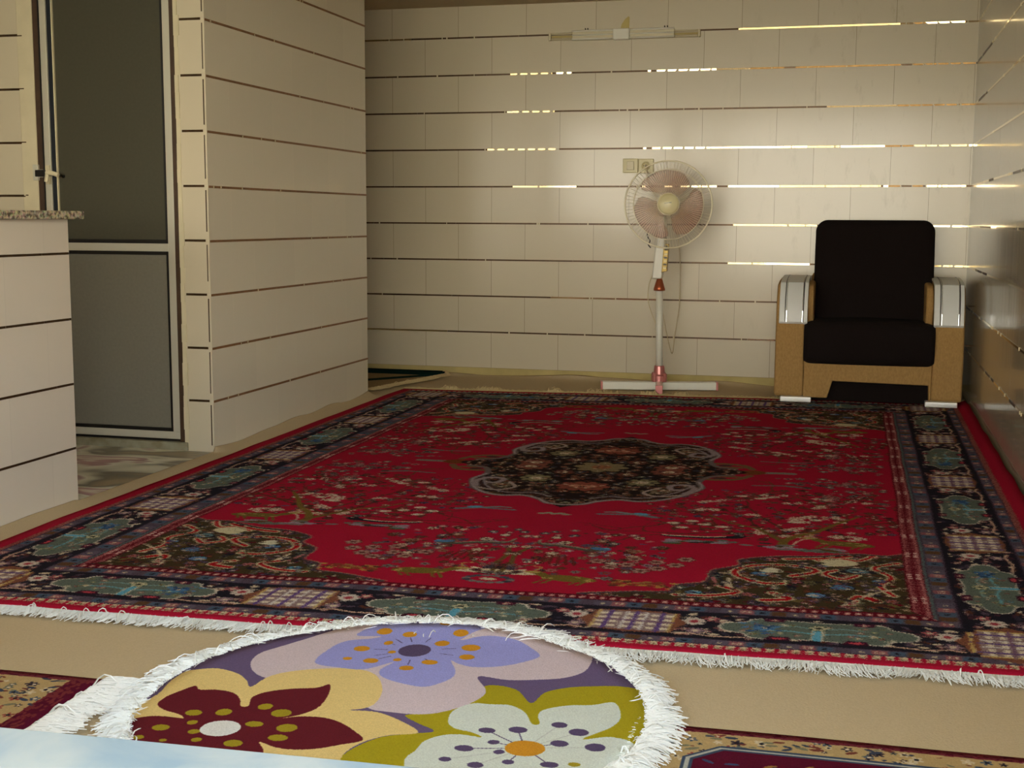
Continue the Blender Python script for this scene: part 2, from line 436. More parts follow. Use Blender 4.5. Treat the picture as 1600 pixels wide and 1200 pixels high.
MB().box(-2.79, -2.282, 1.26, 3.497, 0.874, 0.899).build('granite_top', gr, ct, bevel=0.003)
s8 = MB(); rnd = random.Random(11)
for k in range(4):
    z = 0.1709 + 0.2 * k; y = 1.3
    while y < YC - 0.001:
        e_ = min(YC - 0.001, y + rnd.uniform(0.12, 0.5))
        s8.box(-2.3145, -2.3115, y, e_ - 0.003, z - 0.0035, z + 0.0035); y = e_
s8.build('joint_strip', M['strip_dark_refl'], ct)

# marbled sheet on the floor before the door
mb = mat('marbled sheet', (150, 140, 120), 0.3)
nt_ = mb.node_tree; N = nt_.nodes; L = nt_.links
tcx = N.new('ShaderNodeTexCoord'); mp = N.new('ShaderNodeMapping'); mp.inputs['Scale'].default_value = (1.3, 2.2, 1)
n1 = N.new('ShaderNodeTexNoise'); n1.inputs['Scale'].default_value = 1.5; n1.inputs['Detail'].default_value = 2; n1.inputs['Distortion'].default_value = 1.2
L.new(tcx.outputs['Object'], mp.inputs[0]); L.new(mp.outputs[0], n1.inputs['Vector'])
rp = N.new('ShaderNodeValToRGB'); ee = rp.color_ramp.elements
ee[0].position = 0.30; ee[0].color = (*lin((160, 140, 104)), 1); ee[1].position = 0.72; ee[1].color = (*lin((206, 168, 158)), 1)
for p_, c_ in ((0.38, (110, 104, 86)), (0.44, (210, 206, 180)), (0.5, (236, 232, 210)), (0.54, (178, 134, 130)), (0.6, (196, 150, 146)), (0.64, (234, 222, 200))):
    q = ee.new(p_); q.color = (*lin(c_), 1)
L.new(n1.outputs['Fac'], rp.inputs[0]); L.new(rp.outputs[0], N['Principled BSDF'].inputs['Base Color'])
o = MB().box(-3.9, -2.28, 3.0, YN - 0.012, 0.0005, 0.004).build('floor_sheet', mb)
tag(o, 'swirled grey and mauve marbled floor sheet in front of the door', 'floor covering')

# ------------------------------------------------------------------ near marble sill
ms = mat('white marble', (205, 212, 208), 0.35)
nt_ = ms.node_tree; N = nt_.nodes; L = nt_.links
tcx = N.new('ShaderNodeTexCoord')
n1 = N.new('ShaderNodeTexNoise'); n1.inputs['Scale'].default_value = 9; n1.inputs['Detail'].default_value = 7; n1.inputs['Distortion'].default_value = 0.7
L.new(tcx.outputs['Object'], n1.inputs['Vector'])
rp = N.new('ShaderNodeValToRGB'); ee = rp.color_ramp.elements
ee[0].position = 0.34; ee[0].color = (*lin((122, 140, 150)), 1); ee[1].position = 0.6; ee[1].color = (*lin((154, 160, 158)), 1)
L.new(n1.outputs['Fac'], rp.inputs[0]); L.new(rp.outputs[0], N['Principled BSDF'].inputs['Base Color'])
def sy(x): return 1.061 + 0.045 * (x + 0.55)
m = MB().prism([(-1.25, 0.76), (XR, 0.76), (XR, sy(XR)), (0.0, sy(0)), (-0.4, sy(-0.4) + 0.002), (-0.8, sy(-0.8)), (-1.25, sy(-1.25))], 0.349, 0.381, 'z')
struct(m.build('window_sill', ms, bevel=0.004))

# ------------------------------------------------------------------ woven patterns, worked out as rasters in numpy
class Cv:
    def __init__(s, w, h, res, col):
        s.res = res; s.W = int(round(w / res)); s.H = int(round(h / res))
        s.a = np.empty((s.H, s.W, 3), np.float32); s.a[:] = np.array(col, np.float32)
        s.ox = s.oy = 0.0
    def _bb(s, x0, y0, x1, y1):
        i0 = max(0, int((x0 - s.ox) / s.res) - 1); i1 = min(s.W, int((x1 - s.ox) / s.res) + 2)
        j0 = max(0, int((y0 - s.oy) / s.res) - 1); j1 = min(s.H, int((y1 - s.oy) / s.res) + 2)
        if i0 >= i1 or j0 >= j1: return None
        X, Y = np.meshgrid((np.arange(i0, i1) + 0.5) * s.res + s.ox, (np.arange(j0, j1) + 0.5) * s.res + s.oy)
        return i0, i1, j0, j1, X, Y
    def _put(s, q, m, col):
        i0, i1, j0, j1 = q[:4]
        s.a[j0:j1, i0:i1][m] = np.array(col, np.float32)
    def ell(s, x, y, rx, ry, col, rot=0.0):
        R = max(rx, ry); q = s._bb(x - R, y - R, x + R, y + R)
        if q is None: return
        c, n = math.cos(rot), math.sin(rot); dx = q[4] - x; dy = q[5] - y
        s._put(q, ((dx * c + dy * n) / rx) ** 2 + ((-dx * n + dy * c) / ry) ** 2 <= 1, col)
    def rect(s, x0, y0, x1, y1, col):
        q = s._bb(x0, y0, x1, y1)
        if q is None: return
        s._put(q, (q[4] >= x0) & (q[4] < x1) & (q[5] >= y0) & (q[5] < y1), col)
    def inside(s, q, P):
        m = np.zeros(q[4].shape, bool); n = len(P)
        for i in range(n):
            x0, y0 = P[i]; x1, y1 = P[(i + 1) % n]
            if y0 == y1: continue
            c = (q[5] < y0) != (q[5] < y1)
            m ^= c & (q[4] < (x1 - x0) * (q[5] - y0) / (y1 - y0) + x0)
        return m
    def poly(s, P, col):
        xs = [p[0] for p in P]; ys = [p[1] for p in P]
        q = s._bb(min(xs), min(ys), max(xs), max(ys))
        if q is None: return
        s._put(q, s.inside(q, P), col)
    def line(s, P, wd, col, taper=False):
        n = len(P) - 1
        for i in range(n):
            (x0, y0), (x1, y1) = P[i], P[i + 1]; w_ = wd * (1 - 0.7 * i / n) if taper else wd
            q = s._bb(min(x0, x1) - w_, min(y0, y1) - w_, max(x0, x1) + w_, max(y0, y1) + w_)
            if q is None: continue
            dx, dy = x1 - x0, y1 - y0; t = np.clip(((q[4] - x0) * dx + (q[5] - y0) * dy) / (dx * dx + dy * dy + 1e-12), 0, 1)
            s._put(q, (q[4] - x0 - t * dx) ** 2 + (q[5] - y0 - t * dy) ** 2 <= (w_ / 2) ** 2, col)
    def flower(s, x, y, r, pet, mid, n=6, out=None, rot=0.0, sq=1.0):
        for k in range(n):
            a = 2 * PI * k / n + rot
            if out: s.ell(x + r * 0.62 * math.cos(a), y + sq * r * 0.62 * math.sin(a), r * 0.46, r * 0.36, out, a)
        for k in range(n):
            a = 2 * PI * k / n + rot
            s.ell(x + r * 0.6 * math.cos(a), y + sq * r * 0.6 * math.sin(a), r * 0.36, r * 0.26, pet, a)
        s.ell(x, y, r * 0.34, r * 0.34 * sq, mid)
def smooth(P, closed=True, n=6):
    out = []; m = len(P)
    for i in range(m if closed else m - 1):
        g = (lambda k: P[k % m]) if closed else (lambda k: P[min(max(k, 0), m - 1)])
        p0, p1, p2, p3 = g(i - 1), g(i), g(i + 1), g(i + 2)
        for j in range(n):
            t = j / n
            out.append(tuple(0.5 * (2 * b + (c - a) * t + (2 * a - 5 * b + 4 * c - d) * t * t + (3 * b - a - 3 * c + d) * t ** 3) for a, b, c, d in zip(p0, p1, p2, p3)))
    if not closed: out.append(P[-1])
    return out
def woven(name, arr, gain=1.0, rough=0.95, bump=0.6, gscale=900):
    """arr: H x W x 3 display-referred 0..255, row 0 at v = 0"""
    H, W_ = arr.shape[:2]
    rs = np.random.RandomState(3)
    a = np.clip(arr / 255.0, 0, 1) * (1 + 0.10 * (rs.rand(H, W_, 1) - 0.5))
    px = np.ones((H, W_, 4), np.float32); px[..., :3] = np.clip(a, 0, 1)
    im = bpy.data.images.new(name, W_, H); im.colorspace_settings.name = 'sRGB'
    im.pixels.foreach_set(px.ravel()); im.update(); im.pack()
    m = mat(name, (255, 255, 255), rough, 0, 0.03)
    nt = m.node_tree; N = nt.nodes; L = nt.links; b = N['Principled BSDF']
    uv = N.new('ShaderNodeUVMap'); uv.uv_map = 'UVMap'
    it = N.new('ShaderNodeTexImage'); it.image = im; it.extension = 'EXTEND'; it.interpolation = 'Linear'
    L.new(uv.outputs[0], it.inputs[0])
    vm = N.new('ShaderNodeVectorMath'); vm.operation = 'SCALE'; vm.inputs['Scale'].default_value = gain
    L.new(it.outputs['Color'], vm.inputs[0]); L.new(vm.outputs[0], b.inputs['Base Color'])
    tcx = N.new('ShaderNodeTexCoord'); nz = N.new('ShaderNodeTexNoise'); nz.inputs['Scale'].default_value = gscale * 0.35
    L.new(tcx.outputs['Object'], nz.inputs['Vector'])
    bp = N.new('ShaderNodeBump'); bp.inputs['Strength'].default_value = bump; bp.inputs['Distance'].default_value = 0.002
    L.new(nz.outputs['Fac'], bp.inputs['Height']); L.new(bp.outputs[0], b.inputs['Normal'])
    b.inputs['Sheen Weight'].default_value = 0.0
    return m

RED = (163, 24, 50); DARK = (34, 31, 40); TEAL = (96, 107, 97); OLIVE = (84, 70, 40); BROWN = (88, 50, 38); CREAM = (206, 188, 160)
PINK = (176, 106, 108); BLUE = (78, 118, 156); PURP = (92, 74, 104); GREY = (118, 110, 108); MAROON = (96, 16, 30); LILAC = (150, 132, 146); RUST = (128, 62, 42); SKY = (90, 150, 176)
CW, CL = 2.76, 3.83
HU, HV = CW / 2, CL / 2
def paint_persian():
    R = random.Random(21)
    c = Cv(HU, HV, 0.002, RED)
    res = c.res
    # field clutter under the trees
    def spray(x0, x1, y0, y1, n, cols, rmin, rmax, fl=0.5, keep=None):
        for _ in range(n):
            x = R.uniform(x0, x1); y = R.uniform(y0, y1)
            if keep and not keep(x, y): continue
            r = R.uniform(rmin, rmax); col = R.choice(cols)
            if R.random() < fl: c.flower(x, y, r, col, R.choice((CREAM, BROWN, RUST, DARK)), R.choice((5, 6)), R.choice((None, BROWN, DARK)), R.random() * 3)
            else: c.ell(x, y, r * R.uniform(0.5, 1.0), r * R.uniform(0.25, 0.5), col, R.uniform(-0.7, 0.7))
    fade = (120, 24, 30)
    def twig(x, y, L_, a, wd, col, depth):
        P = [(x, y)]
        for k in range(6):
            a += R.uniform(-0.35, 0.35); x += L_ / 6 * math.cos(a); y += L_ / 6 * math.sin(a); P.append((x, y))
            if depth and k > 1 and R.random() < 0.65: twig(x, y, L_ * 0.55, a + R.choice((-1, 1)) * R.uniform(0.5, 1.1), wd * 0.6, col, depth - 1)
        c.line(smooth(P, False, 3), wd, col, True)
        return P
    # quarter tree: trunk, spreading branches, cream blossom
    for ang in (2.6, 2.1, 1.6, 1.1, 0.6, 0.25):
        twig(0.70, 1.03, 0.42, ang, 0.012, BROWN, 2)
    for ang in (2.0, 1.2): twig(0.62, 1.42, 0.26, ang, 0.010, OLIVE, 2)
    tree = lambda x, y: ((x - 0.74) / 0.40) ** 2 + ((y - 1.30) / 0.36) ** 2 < 1
    spray(0.36, 1.14, 0.96, 1.66, 520, ((92, 40, 34), (104, 50, 42), (84, 56, 48), (112, 70, 60)), 0.007, 0.016, 0.55, tree)
    spray(0.40, 1.12, 1.0, 1.62, 120, (GREY, PINK, PURP, (130, 96, 84)), 0.008, 0.016, 0.8, tree)
    for _ in range(20):
        x = R.uniform(0.46, 1.04); y = R.uniform(1.02, 1.56)
        if not tree(x, y): continue
        for k in range(R.randint(3, 6)):
            c.flower(x + R.gauss(0, 0.018), y + R.gauss(0, 0.016), R.uniform(0.012, 0.019), (214, 198, 176), (150, 100, 80), 5)
    for x, y in ((0.93, 1.12), (0.97, 1.16), (0.88, 1.10), (1.02, 1.12), (0.99, 1.07), (0.80, 1.5), (0.86, 1.53), (0.55, 1.22), (0.62, 1.24), (0.68, 1.2)):
        c.ell(x, y, 0.019, 0.012, (214, 200, 178)); c.ell(x + 0.006, y, 0.006, 0.005, (170, 120, 90))
    c.line(smooth([(0.685, 0.90), (0.70, 0.95), (0.665, 1.03), (0.61, 1.10), (0.56, 1.20), (0.50, 1.30)], False), 0.030, (118, 96, 44), True)
    c.line(smooth([(0.695, 0.95), (0.735, 1.02), (0.78, 1.10), (0.86, 1.16), (0.93, 1.25)], False), 0.020, (110, 88, 44), True)
    c.line([(0.674, 0.905), (0.668, 0.95), (0.65, 0.99), (0.61, 1.02)], 0.006, CREAM)
    # ground strip, deer and black and white bird
    for k in range(60):
        x = R.uniform(0.50, 1.02); c.ell(x, 0.895 + R.gauss(0, 0.012) + 0.02 * math.sin(x * 9), R.uniform(0.012, 0.03), 0.008, R.choice((GREY, TEAL, LILAC, OLIVE, (60, 54, 52))), R.uniform(-0.2, 0.2))
    def animal(x, y, s_, col, light, d=1):
        c.ell(x, y, 0.07 * s_, 0.026 * s_, col, 0.1 * d); c.ell(x + d * 0.075 * s_, y + 0.03 * s_, 0.030 * s_, 0.014 * s_, col, 0.8 * d)
        c.ell(x + d * 0.10 * s_, y + 0.045 * s_, 0.020 * s_, 0.010 * s_, light)
        for q in (-0.05, -0.03, 0.035, 0.055): c.line([(x + q * s_, y - 0.01), (x + (q + 0.02 * d) * s_, y - 0.05 * s_)], 0.008 * s_, col)
        for _ in range(9): c.ell(x + R.uniform(-0.06, 0.06) * s_, y + R.uniform(-0.015, 0.015) * s_, 0.006 * s_, 0.004, light)
        c.line([(x + d * 0.10 * s_, y + 0.05 * s_), (x + d * 0.085 * s_, y + 0.09 * s_), (x + d * 0.11 * s_, y + 0.10 * s_)], 0.005, light)
    animal(0.53, 0.965, 1.05, (112, 94, 44), (168, 146, 88), 1)
    def bird(P, col, light, wd=0.022):
        c.line(smooth(P, False), wd, col, True); c.line(smooth([(x, y + wd * 0.28) for x, y in P[1:]], False), wd * 0.28, light)
    bird([(0.82, 0.985), (0.86, 0.975), (0.92, 0.96), (1.00, 0.962), (1.03, 0.97)], DARK, CREAM, 0.030)
    c.ell(0.82, 0.995, 0.018, 0.014, DARK); c.ell(0.815, 0.998, 0.006, 0.004, CREAM)
    # middle foot: palmette, thin stem, facing birds, running deer, flower sprays
    for k in range(9):
        a = PI * (0.05 + 0.9 * k / 8); c.line([(HU, 0.50), (HU + 0.10 * math.cos(a), 0.50 + 0.055 * math.sin(a))], 0.016, (214, 200, 166), True)
    for k in range(14):
        a = 2 * PI * k / 14; c.ell(HU + 0.055 * math.cos(a), 0.445 + 0.030 * math.sin(a), 0.012, 0.009, R.choice((GREY, (70, 74, 84), (56, 60, 70))))
    c.ell(HU, 0.445, 0.020, 0.012, CREAM)
    c.line(smooth([(HU - 0.008, 0.51), (HU - 0.02, 0.58), (HU - 0.01, 0.68), (HU - 0.03, 0.76)], False), 0.014, (104, 82, 44))
    c.line(smooth([(HU - 0.012, 0.56), (HU - 0.08, 0.60), (HU - 0.12, 0.70)], False), 0.010, (104, 70, 44))
    mid = lambda x, y: ((x - 1.24) / 0.28) ** 2 + ((y - 0.72) / 0.26) ** 2 < 1
    spray(0.94, HU, 0.50, 0.98, 170, (BROWN, (110, 60, 50), GREY, PINK, (96, 78, 90)), 0.008, 0.019, 0.7, mid)
    spray(1.0, HU, 0.60, 0.95, 36, (LILAC, PURP, CREAM, (150, 110, 90)), 0.011, 0.020, 0.9, mid)
    for x, y in ((0.99, 0.62), (1.03, 0.59), (1.07, 0.64), (1.00, 0.68), (1.11, 0.61), (1.06, 0.70), (0.95, 0.66), (0.93, 0.72), (1.15, 0.66)):
        c.flower(x, y, 0.024, (168, 128, 116), (90, 50, 44), 6, (92, 40, 36))
    for k in range(34):
        x = R.uniform(0.93, 1.08); c.ell(x, 0.475 + R.gauss(0, 0.012), 0.013, 0.007, R.choice(((176, 132, 62), RUST, (150, 110, 60), BROWN)), R.uniform(-1, 1))
    animal(1.19, 0.485, 1.0, (116, 98, 42), (176, 152, 84), 1)
    bird([(1.16, 0.775), (1.20, 0.765), (1.27, 0.79), (1.33, 0.80), (1.345, 0.84)], (84, 76, 64), (140, 130, 112), 0.030)
    c.ell(1.165, 0.782, 0.030, 0.014, BLUE, 0.2); c.ell(1.15, 0.79, 0.010, 0.007, SKY)
    for k in range(5): c.line([(1.22 + 0.018 * k, 0.68 + 0.004 * k), (1.20 + 0.022 * k, 0.61)], 0.008, (100, 40, 34))
    # blue birds in flight and palmette under the medallion
    c.line([(1.08, 1.175), (1.14, 1.20), (1.25, 1.19)], 0.022, (106, 112, 120), True); c.line([(1.12, 1.19), (1.20, 1.225), (1.235, 1.22)], 0.018, (122, 128, 132), True); c.ell(1.125, 1.21, 0.024, 0.013, SKY, 0.3)
    for k in range(5): c.ell(HU - 0.03 * (k - 2) * 0.6, 1.165 + 0.01 * (k % 2), 0.014, 0.009, (150, 140, 120))
    # sprigs beside the side border
    spray(0.41, 0.62, 1.45, 1.78, 70, (GREY, (110, 60, 54), PINK), 0.008, 0.018, 0.9)
    spray(0.42, 0.78, 1.74, 1.86, 55, (GREY, (120, 80, 80), PINK), 0.009, 0.019, 0.9)
    c.line([(0.66, 1.69), (0.74, 1.71), (0.84, 1.70)], 0.018, (110, 106, 104), True); c.ell(0.665, 1.70, 0.016, 0.012, (74, 62, 60))
    # pendant at the side of the medallion
    c.line([(0.72, HV), (0.82, HV)], 0.030, (128, 122, 112)); c.ell(0.86, HV, 0.05, 0.035, (118, 64, 36)); c.line(smooth([(0.86, 1.86), (0.90, 1.79), (0.98, 1.77), (1.03, 1.80), (0.98, 1.83), (0.90, 1.83)], False), 0.026, (116, 90, 60)); c.ell(0.96, 1.80, 0.025, 0.014, (60, 52, 50))
    # medallion
    med = [(0.90, HV + 0.05), (0.92, 1.86), (0.99, 1.82), (1.02, 1.72), (1.00, 1.62), (1.04, 1.50), (1.10, 1.42), (1.16, 1.39), (1.23, 1.40), (1.29, 1.36), (1.33, 1.31), (HU + 0.05, 1.29), (HU + 0.05, HV + 0.05)]
    sm = smooth(med, True, 8)
    c.poly(sm, (36, 24, 24)); q = c._bb(0.85, 1.2, HU, HV); msk = c.inside(q, sm)
    snap = c.a.copy()
    for _ in range(520):
        x = R.uniform(0.9, HU); y = R.uniform(1.3, HV); r = R.uniform(0.007, 0.018)
        c.flower(x, y, r, R.choice((BROWN, RUST, (120, 84, 66), OLIVE, (150, 110, 90), (64, 66, 78), (96, 100, 84))), R.choice((CREAM, DARK, RUST)), 5, None, R.random())
    for x, y, r, a_, b_ in ((HU, HV, 0.10, (132, 116, 84), (150, 100, 70)), (1.14, HV - 0.04, 0.065, (128, 72, 60), CREAM), (1.36, 1.58, 0.075, (136, 70, 56), (180, 120, 96)), (1.2, 1.68, 0.06, (128, 118, 86), CREAM), (1.12, 1.55, 0.04, (120, 100, 80), RUST), (1.27, 1.80, 0.04, (104, 60, 52), CREAM)):
        c.flower(x, y, r, a_, b_, 8, (30, 24, 24))
        for _ in range(24): c.ell(x + R.gauss(0, r * 0.4), y + R.gauss(0, r * 0.4), 0.006, 0.004, R.choice((CREAM, RUST, OLIVE, DARK)))
    i0, i1, j0, j1 = q[:4]; reg = c.a[j0:j1, i0:i1]; sreg = snap[j0:j1, i0:i1]; reg[~msk] = sreg[~msk]
    edge = sm[:96 - 8]
    for P, wd, col in (([(x, y) for x, y in smooth(med[1:12], False, 8)], 0.022, (110, 98, 94)), ([(x, y) for x, y in smooth(med[3:12], False, 8)], 0.010, (160, 146, 148))):
        c.line(P, wd, col)
    for off, wd, col in ((0.030, 0.012, (58, 36, 36)), (0.045, 0.010, (140, 126, 128)), (0.062, 0.008, (84, 66, 62))):
        P = [(x + off * 0.6, y + off * 0.9) for x, y in smooth(med[4:10], False, 6)]; c.line(P, wd, col)
    c.line(smooth([(1.04, 1.52), (1.02, 1.60), (1.05, 1.66), (1.10, 1.64), (1.09, 1.58), (1.06, 1.58)], False), 0.022, (150, 134, 136)); c.line(smooth([(1.05, 1.50), (1.12, 1.47), (1.17, 1.52), (1.13, 1.60)], False), 0.014, (170, 150, 140))
    # corner pieces
    cor = [(0.36, 0.91), (0.42, 0.865), (0.50, 0.865), (0.60, 0.82), (0.70, 0.80), (0.79, 0.75), (0.79, 0.69), (0.85, 0.63), (0.86, 0.53), (0.92, 0.49), (0.94, 0.43), (1.02, 0.41), (1.14, 0.368), (1.16, 0.30), (0.30, 0.30), (0.30, 0.91)]
    cs = smooth(cor, True, 6); snap = c.a.copy()
    q = c._bb(0.3, 0.3, 1.18, 1.06); msk = c.inside(q, cs)
    c.poly(cs, (66, 54, 34))
    for _ in range(900):
        x = R.uniform(0.34, 1.14); y = R.uniform(0.34, 1.04); r = R.uniform(0.007, 0.020)
        if R.random() < 0.55: c.flower(x, y, r, R.choice((GREY, (150, 120, 104), PINK, (70, 62, 50), BROWN, PURP, (110, 104, 70), TEAL)), R.choice((CREAM, DARK, RUST)), 5, R.choice((DARK, None)), R.random())
        else: c.ell(x, y, r, r * 0.5, R.choice((DARK, (56, 46, 34), BROWN, (104, 88, 50), MAROON)), R.uniform(-1, 1))
    def scroll(P, wd):
        S = smooth(P, False, 6); c.line(S, wd + 0.012, (196, 184, 146)); c.line(S, wd, (166, 20, 30))
    scroll([(0.46, 0.86), (0.50, 0.80), (0.56, 0.82), (0.60, 0.78)], 0.010); scroll([(0.82, 0.50), (0.78, 0.46), (0.84, 0.42), (0.92, 0.41)], 0.012); scroll([(0.50, 0.66), (0.54, 0.62), (0.58, 0.66), (0.55, 0.70)], 0.010)
    scroll([(0.66, 0.62), (0.60, 0.68), (0.66, 0.72), (0.76, 0.70), (0.80, 0.62), (0.74, 0.55), (0.68, 0.55)], 0.013)
    scroll([(0.42, 0.50), (0.45, 0.58), (0.42, 0.66), (0.46, 0.74), (0.40, 0.80)], 0.010)
    scroll([(0.52, 0.42), (0.50, 0.48), (0.46, 0.45)], 0.018); scroll([(0.70, 0.47), (0.66, 0.43), (0.72, 0.41)], 0.016)
    scroll([(0.52, 0.84), (0.60, 0.80), (0.68, 0.78)], 0.014)
    for x, y, r, col in ((0.54, 0.55, 0.034, BLUE), (0.735, 0.625, 0.030, BLUE), (0.60, 0.47, 0.028, (92, 128, 168)), (0.50, 0.70, 0.034, (96, 124, 130)), (0.63, 0.83, 0.028, TEAL), (0.88, 0.44, 0.022, SKY), (0.45, 0.62, 0.02, (80, 100, 140)), (0.58, 0.74, 0.024, LILAC), (0.42, 0.92, 0.022, LILAC)):
        r *= 0.8; c.ell(x, y, r * 1.15, r * 0.95, DARK); c.ell(x, y, r, r * 0.8, col)
        for _ in range(10): c.ell(x + R.gauss(0, r * 0.4), y + R.gauss(0, r * 0.35), 0.006, 0.004, R.choice((SKY, DARK, CREAM, PURP)))
    c.line(smooth([(0.38, 0.58), (0.46, 0.52), (0.54, 0.40)], False), 0.008, CREAM); c.poly(smooth([(0.50, 0.76), (0.56, 0.73), (0.60, 0.76), (0.56, 0.80), (0.52, 0.80)]), (206, 196, 160))
    c.poly(smooth([(0.68, 0.655), (0.72, 0.64), (0.74, 0.66), (0.71, 0.69)]), (210, 204, 176)); c.line(smooth([(0.56, 0.88), (0.66, 0.84), (0.74, 0.77)], False), 0.008, CREAM)
    for k in range(4): c.line([(0.80 + 0.018 * k, 0.50), (0.81 + 0.018 * k, 0.57)], 0.009, (CREAM, DARK, PINK, DARK)[k])
    for _ in range(420):
        x = R.uniform(0.34, 1.14); y = R.uniform(0.34, 1.04); r = R.uniform(0.005, 0.013)
        c.flower(x, y, r, R.choice((GREY, (140, 116, 90), (150, 100, 96), (66, 60, 52), BROWN, PURP, OLIVE, (92, 84, 50))), R.choice((CREAM, DARK)), 5, R.choice((DARK, None)), R.random())
    i0, i1, j0, j1 = q[:4]; reg = c.a[j0:j1, i0:i1]; sreg = snap[j0:j1, i0:i1]; reg[~msk] = sreg[~msk]
    c.line([p for p in smooth(cor[:13], False, 6)], 0.009, (70, 56, 60)); c.line([(x + 0.006, y + 0.006) for x, y in smooth(cor[:13], False, 6)], 0.004, (150, 126, 104))
    # border: helper frames; a runs along the side measured from the middle, b from the outer edge inward
    X, Y = np.meshgrid((np.arange(c.W) + 0.5) * res, (np.arange(c.H) + 0.5) * res)
    side = X < Y                                   # True: belongs to the long side
    d = np.where(side, X, Y); al = np.where(side, HV - Y, HU - X)
    def band(d0, d1, col, sel=None):
        m_ = (d >= d0) & (d < d1)
        if sel is not None: m_ &= sel
        c.a[m_] = np.array(col, np.float32)
    band(0, 0.064, RED)
    near = ~side
    # crenellated edge on the short side, ribbed stripe on the long side
    ph = np.mod(al, 0.0265) / 0.0265
    band(0.053, 0.062, (214, 194, 158), near & (np.abs(ph - 0.5) < 0.34)); band(0.044, 0.053, (214, 194, 158), near & (np.abs(ph - 0.5) < 0.22)); band(0.038, 0.046, (206, 190, 158), near & (np.abs(ph - 0.5) < 0.33)); band(0.040, 0.050, (110, 90, 56), near & (np.abs(ph - 0.5) < 0.09))
    rib = np.mod(al, 0.012) < 0.006
    band(0.046, 0.064, (120, 50, 50), side); band(0.046, 0.064, (164, 108, 98), side & rib)
    def guard(d0, d1, sel):
        band(d0, d1, (92, 84, 98), sel)
        n = np.floor(al / 0.036).astype(int); f = np.mod(al, 0.036) / 0.036
        cols = ((92, 82, 98), (150, 92, 96), (74, 92, 112), (94, 66, 44), (98, 86, 98), (140, 84, 90), (70, 90, 112), (84, 72, 86))
        for k, col in enumerate(cols): band(d0 + 0.006, d1 - 0.006, col, sel & (n % 8 == k) & (f > 0.12))
        mid_ = (d0 + d1) / 2
        band(mid_ - 0.007, mid_ + 0.007, CREAM, sel & (n % 4 == 1) & (np.abs(f - 0.4) < 0.07)); band(mid_ - 0.007, mid_ + 0.007, CREAM, sel & (n % 4 == 1) & (np.abs(f - 0.75) < 0.07))
        band(mid_ - 0.006, mid_ + 0.006, DARK, sel & (n % 4 == 2) & (np.abs(f - 0.55) < 0.14)); band(mid_ - 0.008, mid_ + 0.003, (200, 186, 150), sel & (n % 4 == 0) & (np.abs(f - 0.55) < 0.10))
        band(d0, d0 + 0.004, (66, 50, 66), sel); band(d1 - 0.004, d1, (66, 50, 66), sel)
    guard(0.062, 0.100, near); guard(0.064, 0.100, side)
    band(0.100, 0.285, DARK)
    guard(0.285, 0.328, near); guard(0.285, 0.335, side)
    band(0.328, 0.362, MAROON, near)
    p2 = np.mod(al, 0.024) / 0.024
    band(0.334, 0.352, (190, 130, 124), near & (np.abs(p2 - 0.5) < 0.28)); band(0.340, 0.347, (222, 196, 170), near & (np.abs(p2 - 0.5) < 0.12)); band(0.352, 0.358, MAROON, near)
    band(0.335, 0.343, (86, 104, 104), side); band(0.343, 0.388, MAROON, side)
    p3 = np.mod(al, 0.011) < 0.005
    band(0.347, 0.362, (160, 88, 90), side & p3); band(0.368, 0.383, (160, 88, 90), side & p3); band(0.347, 0.352, (176, 110, 108), side); band(0.379, 0.383, (176, 110, 108), side)
    cl = (np.mod(al, 0.20) < 0.05) & (np.mod(al, 0.017) < 0.009); band(0.350, 0.360, (226, 196, 184), side & cl); band(0.370, 0.380, (226, 196, 184), side & cl)
    # main border motifs
    for isside in (False, True):
        S = 0.8625 if isside else 0.79333
        H_ = HV if isside else HU
        def put(a, b): return (b, H_ - a) if isside else (H_ - a, b)
        def pp(P, col): c.poly([put(a, b) for a, b in P], col)
        def ln(P, wd, col): c.line([put(a, b) for a, b in P], wd, col)
        def el(a, b, ra, rb, col, rot=0.0):
            x, y = put(a, b)
            if isside: c.ell(x, y, rb, ra, col, rot)
            else: c.ell(x, y, ra, rb, col, rot)
        def fl(a, b, r, p_, m_, n=6, o=None): x, y = put(a, b); c.flower(x, y, r, p_, m_, n, o)
        mb_ = 0.1925
        lim = H_ - 0.10
        for _ in range(900 if isside else 650):
            a = R.uniform(-0.02, lim); b = R.uniform(0.115, 0.270); r = R.uniform(0.007, 0.015)
            t_ = R.random()
            if t_ < 0.35: el(a, b, r, r * 0.5, R.choice(((70, 40, 50), (86, 70, 84), BROWN, (56, 50, 64))), R.uniform(-1, 1))
            elif t_ < 0.5: el(a, b, r, r * 0.45, CREAM, R.uniform(-0.8, 0.8))
            elif t_ < 0.62: fl(a, b, r, (150, 96, 96), CREAM, 5)
        # lattice squares and lobed cartouches alternate
        n_ = 4 if not isside else 5
        latt = [k * S for k in range(0, n_)] if isside else [S * (k + 0.5) for k in range(0, n_)]
        cart = [S * (k + 0.5) for k in range(0, n_)] if isside else [k * S for k in range(0, n_)]
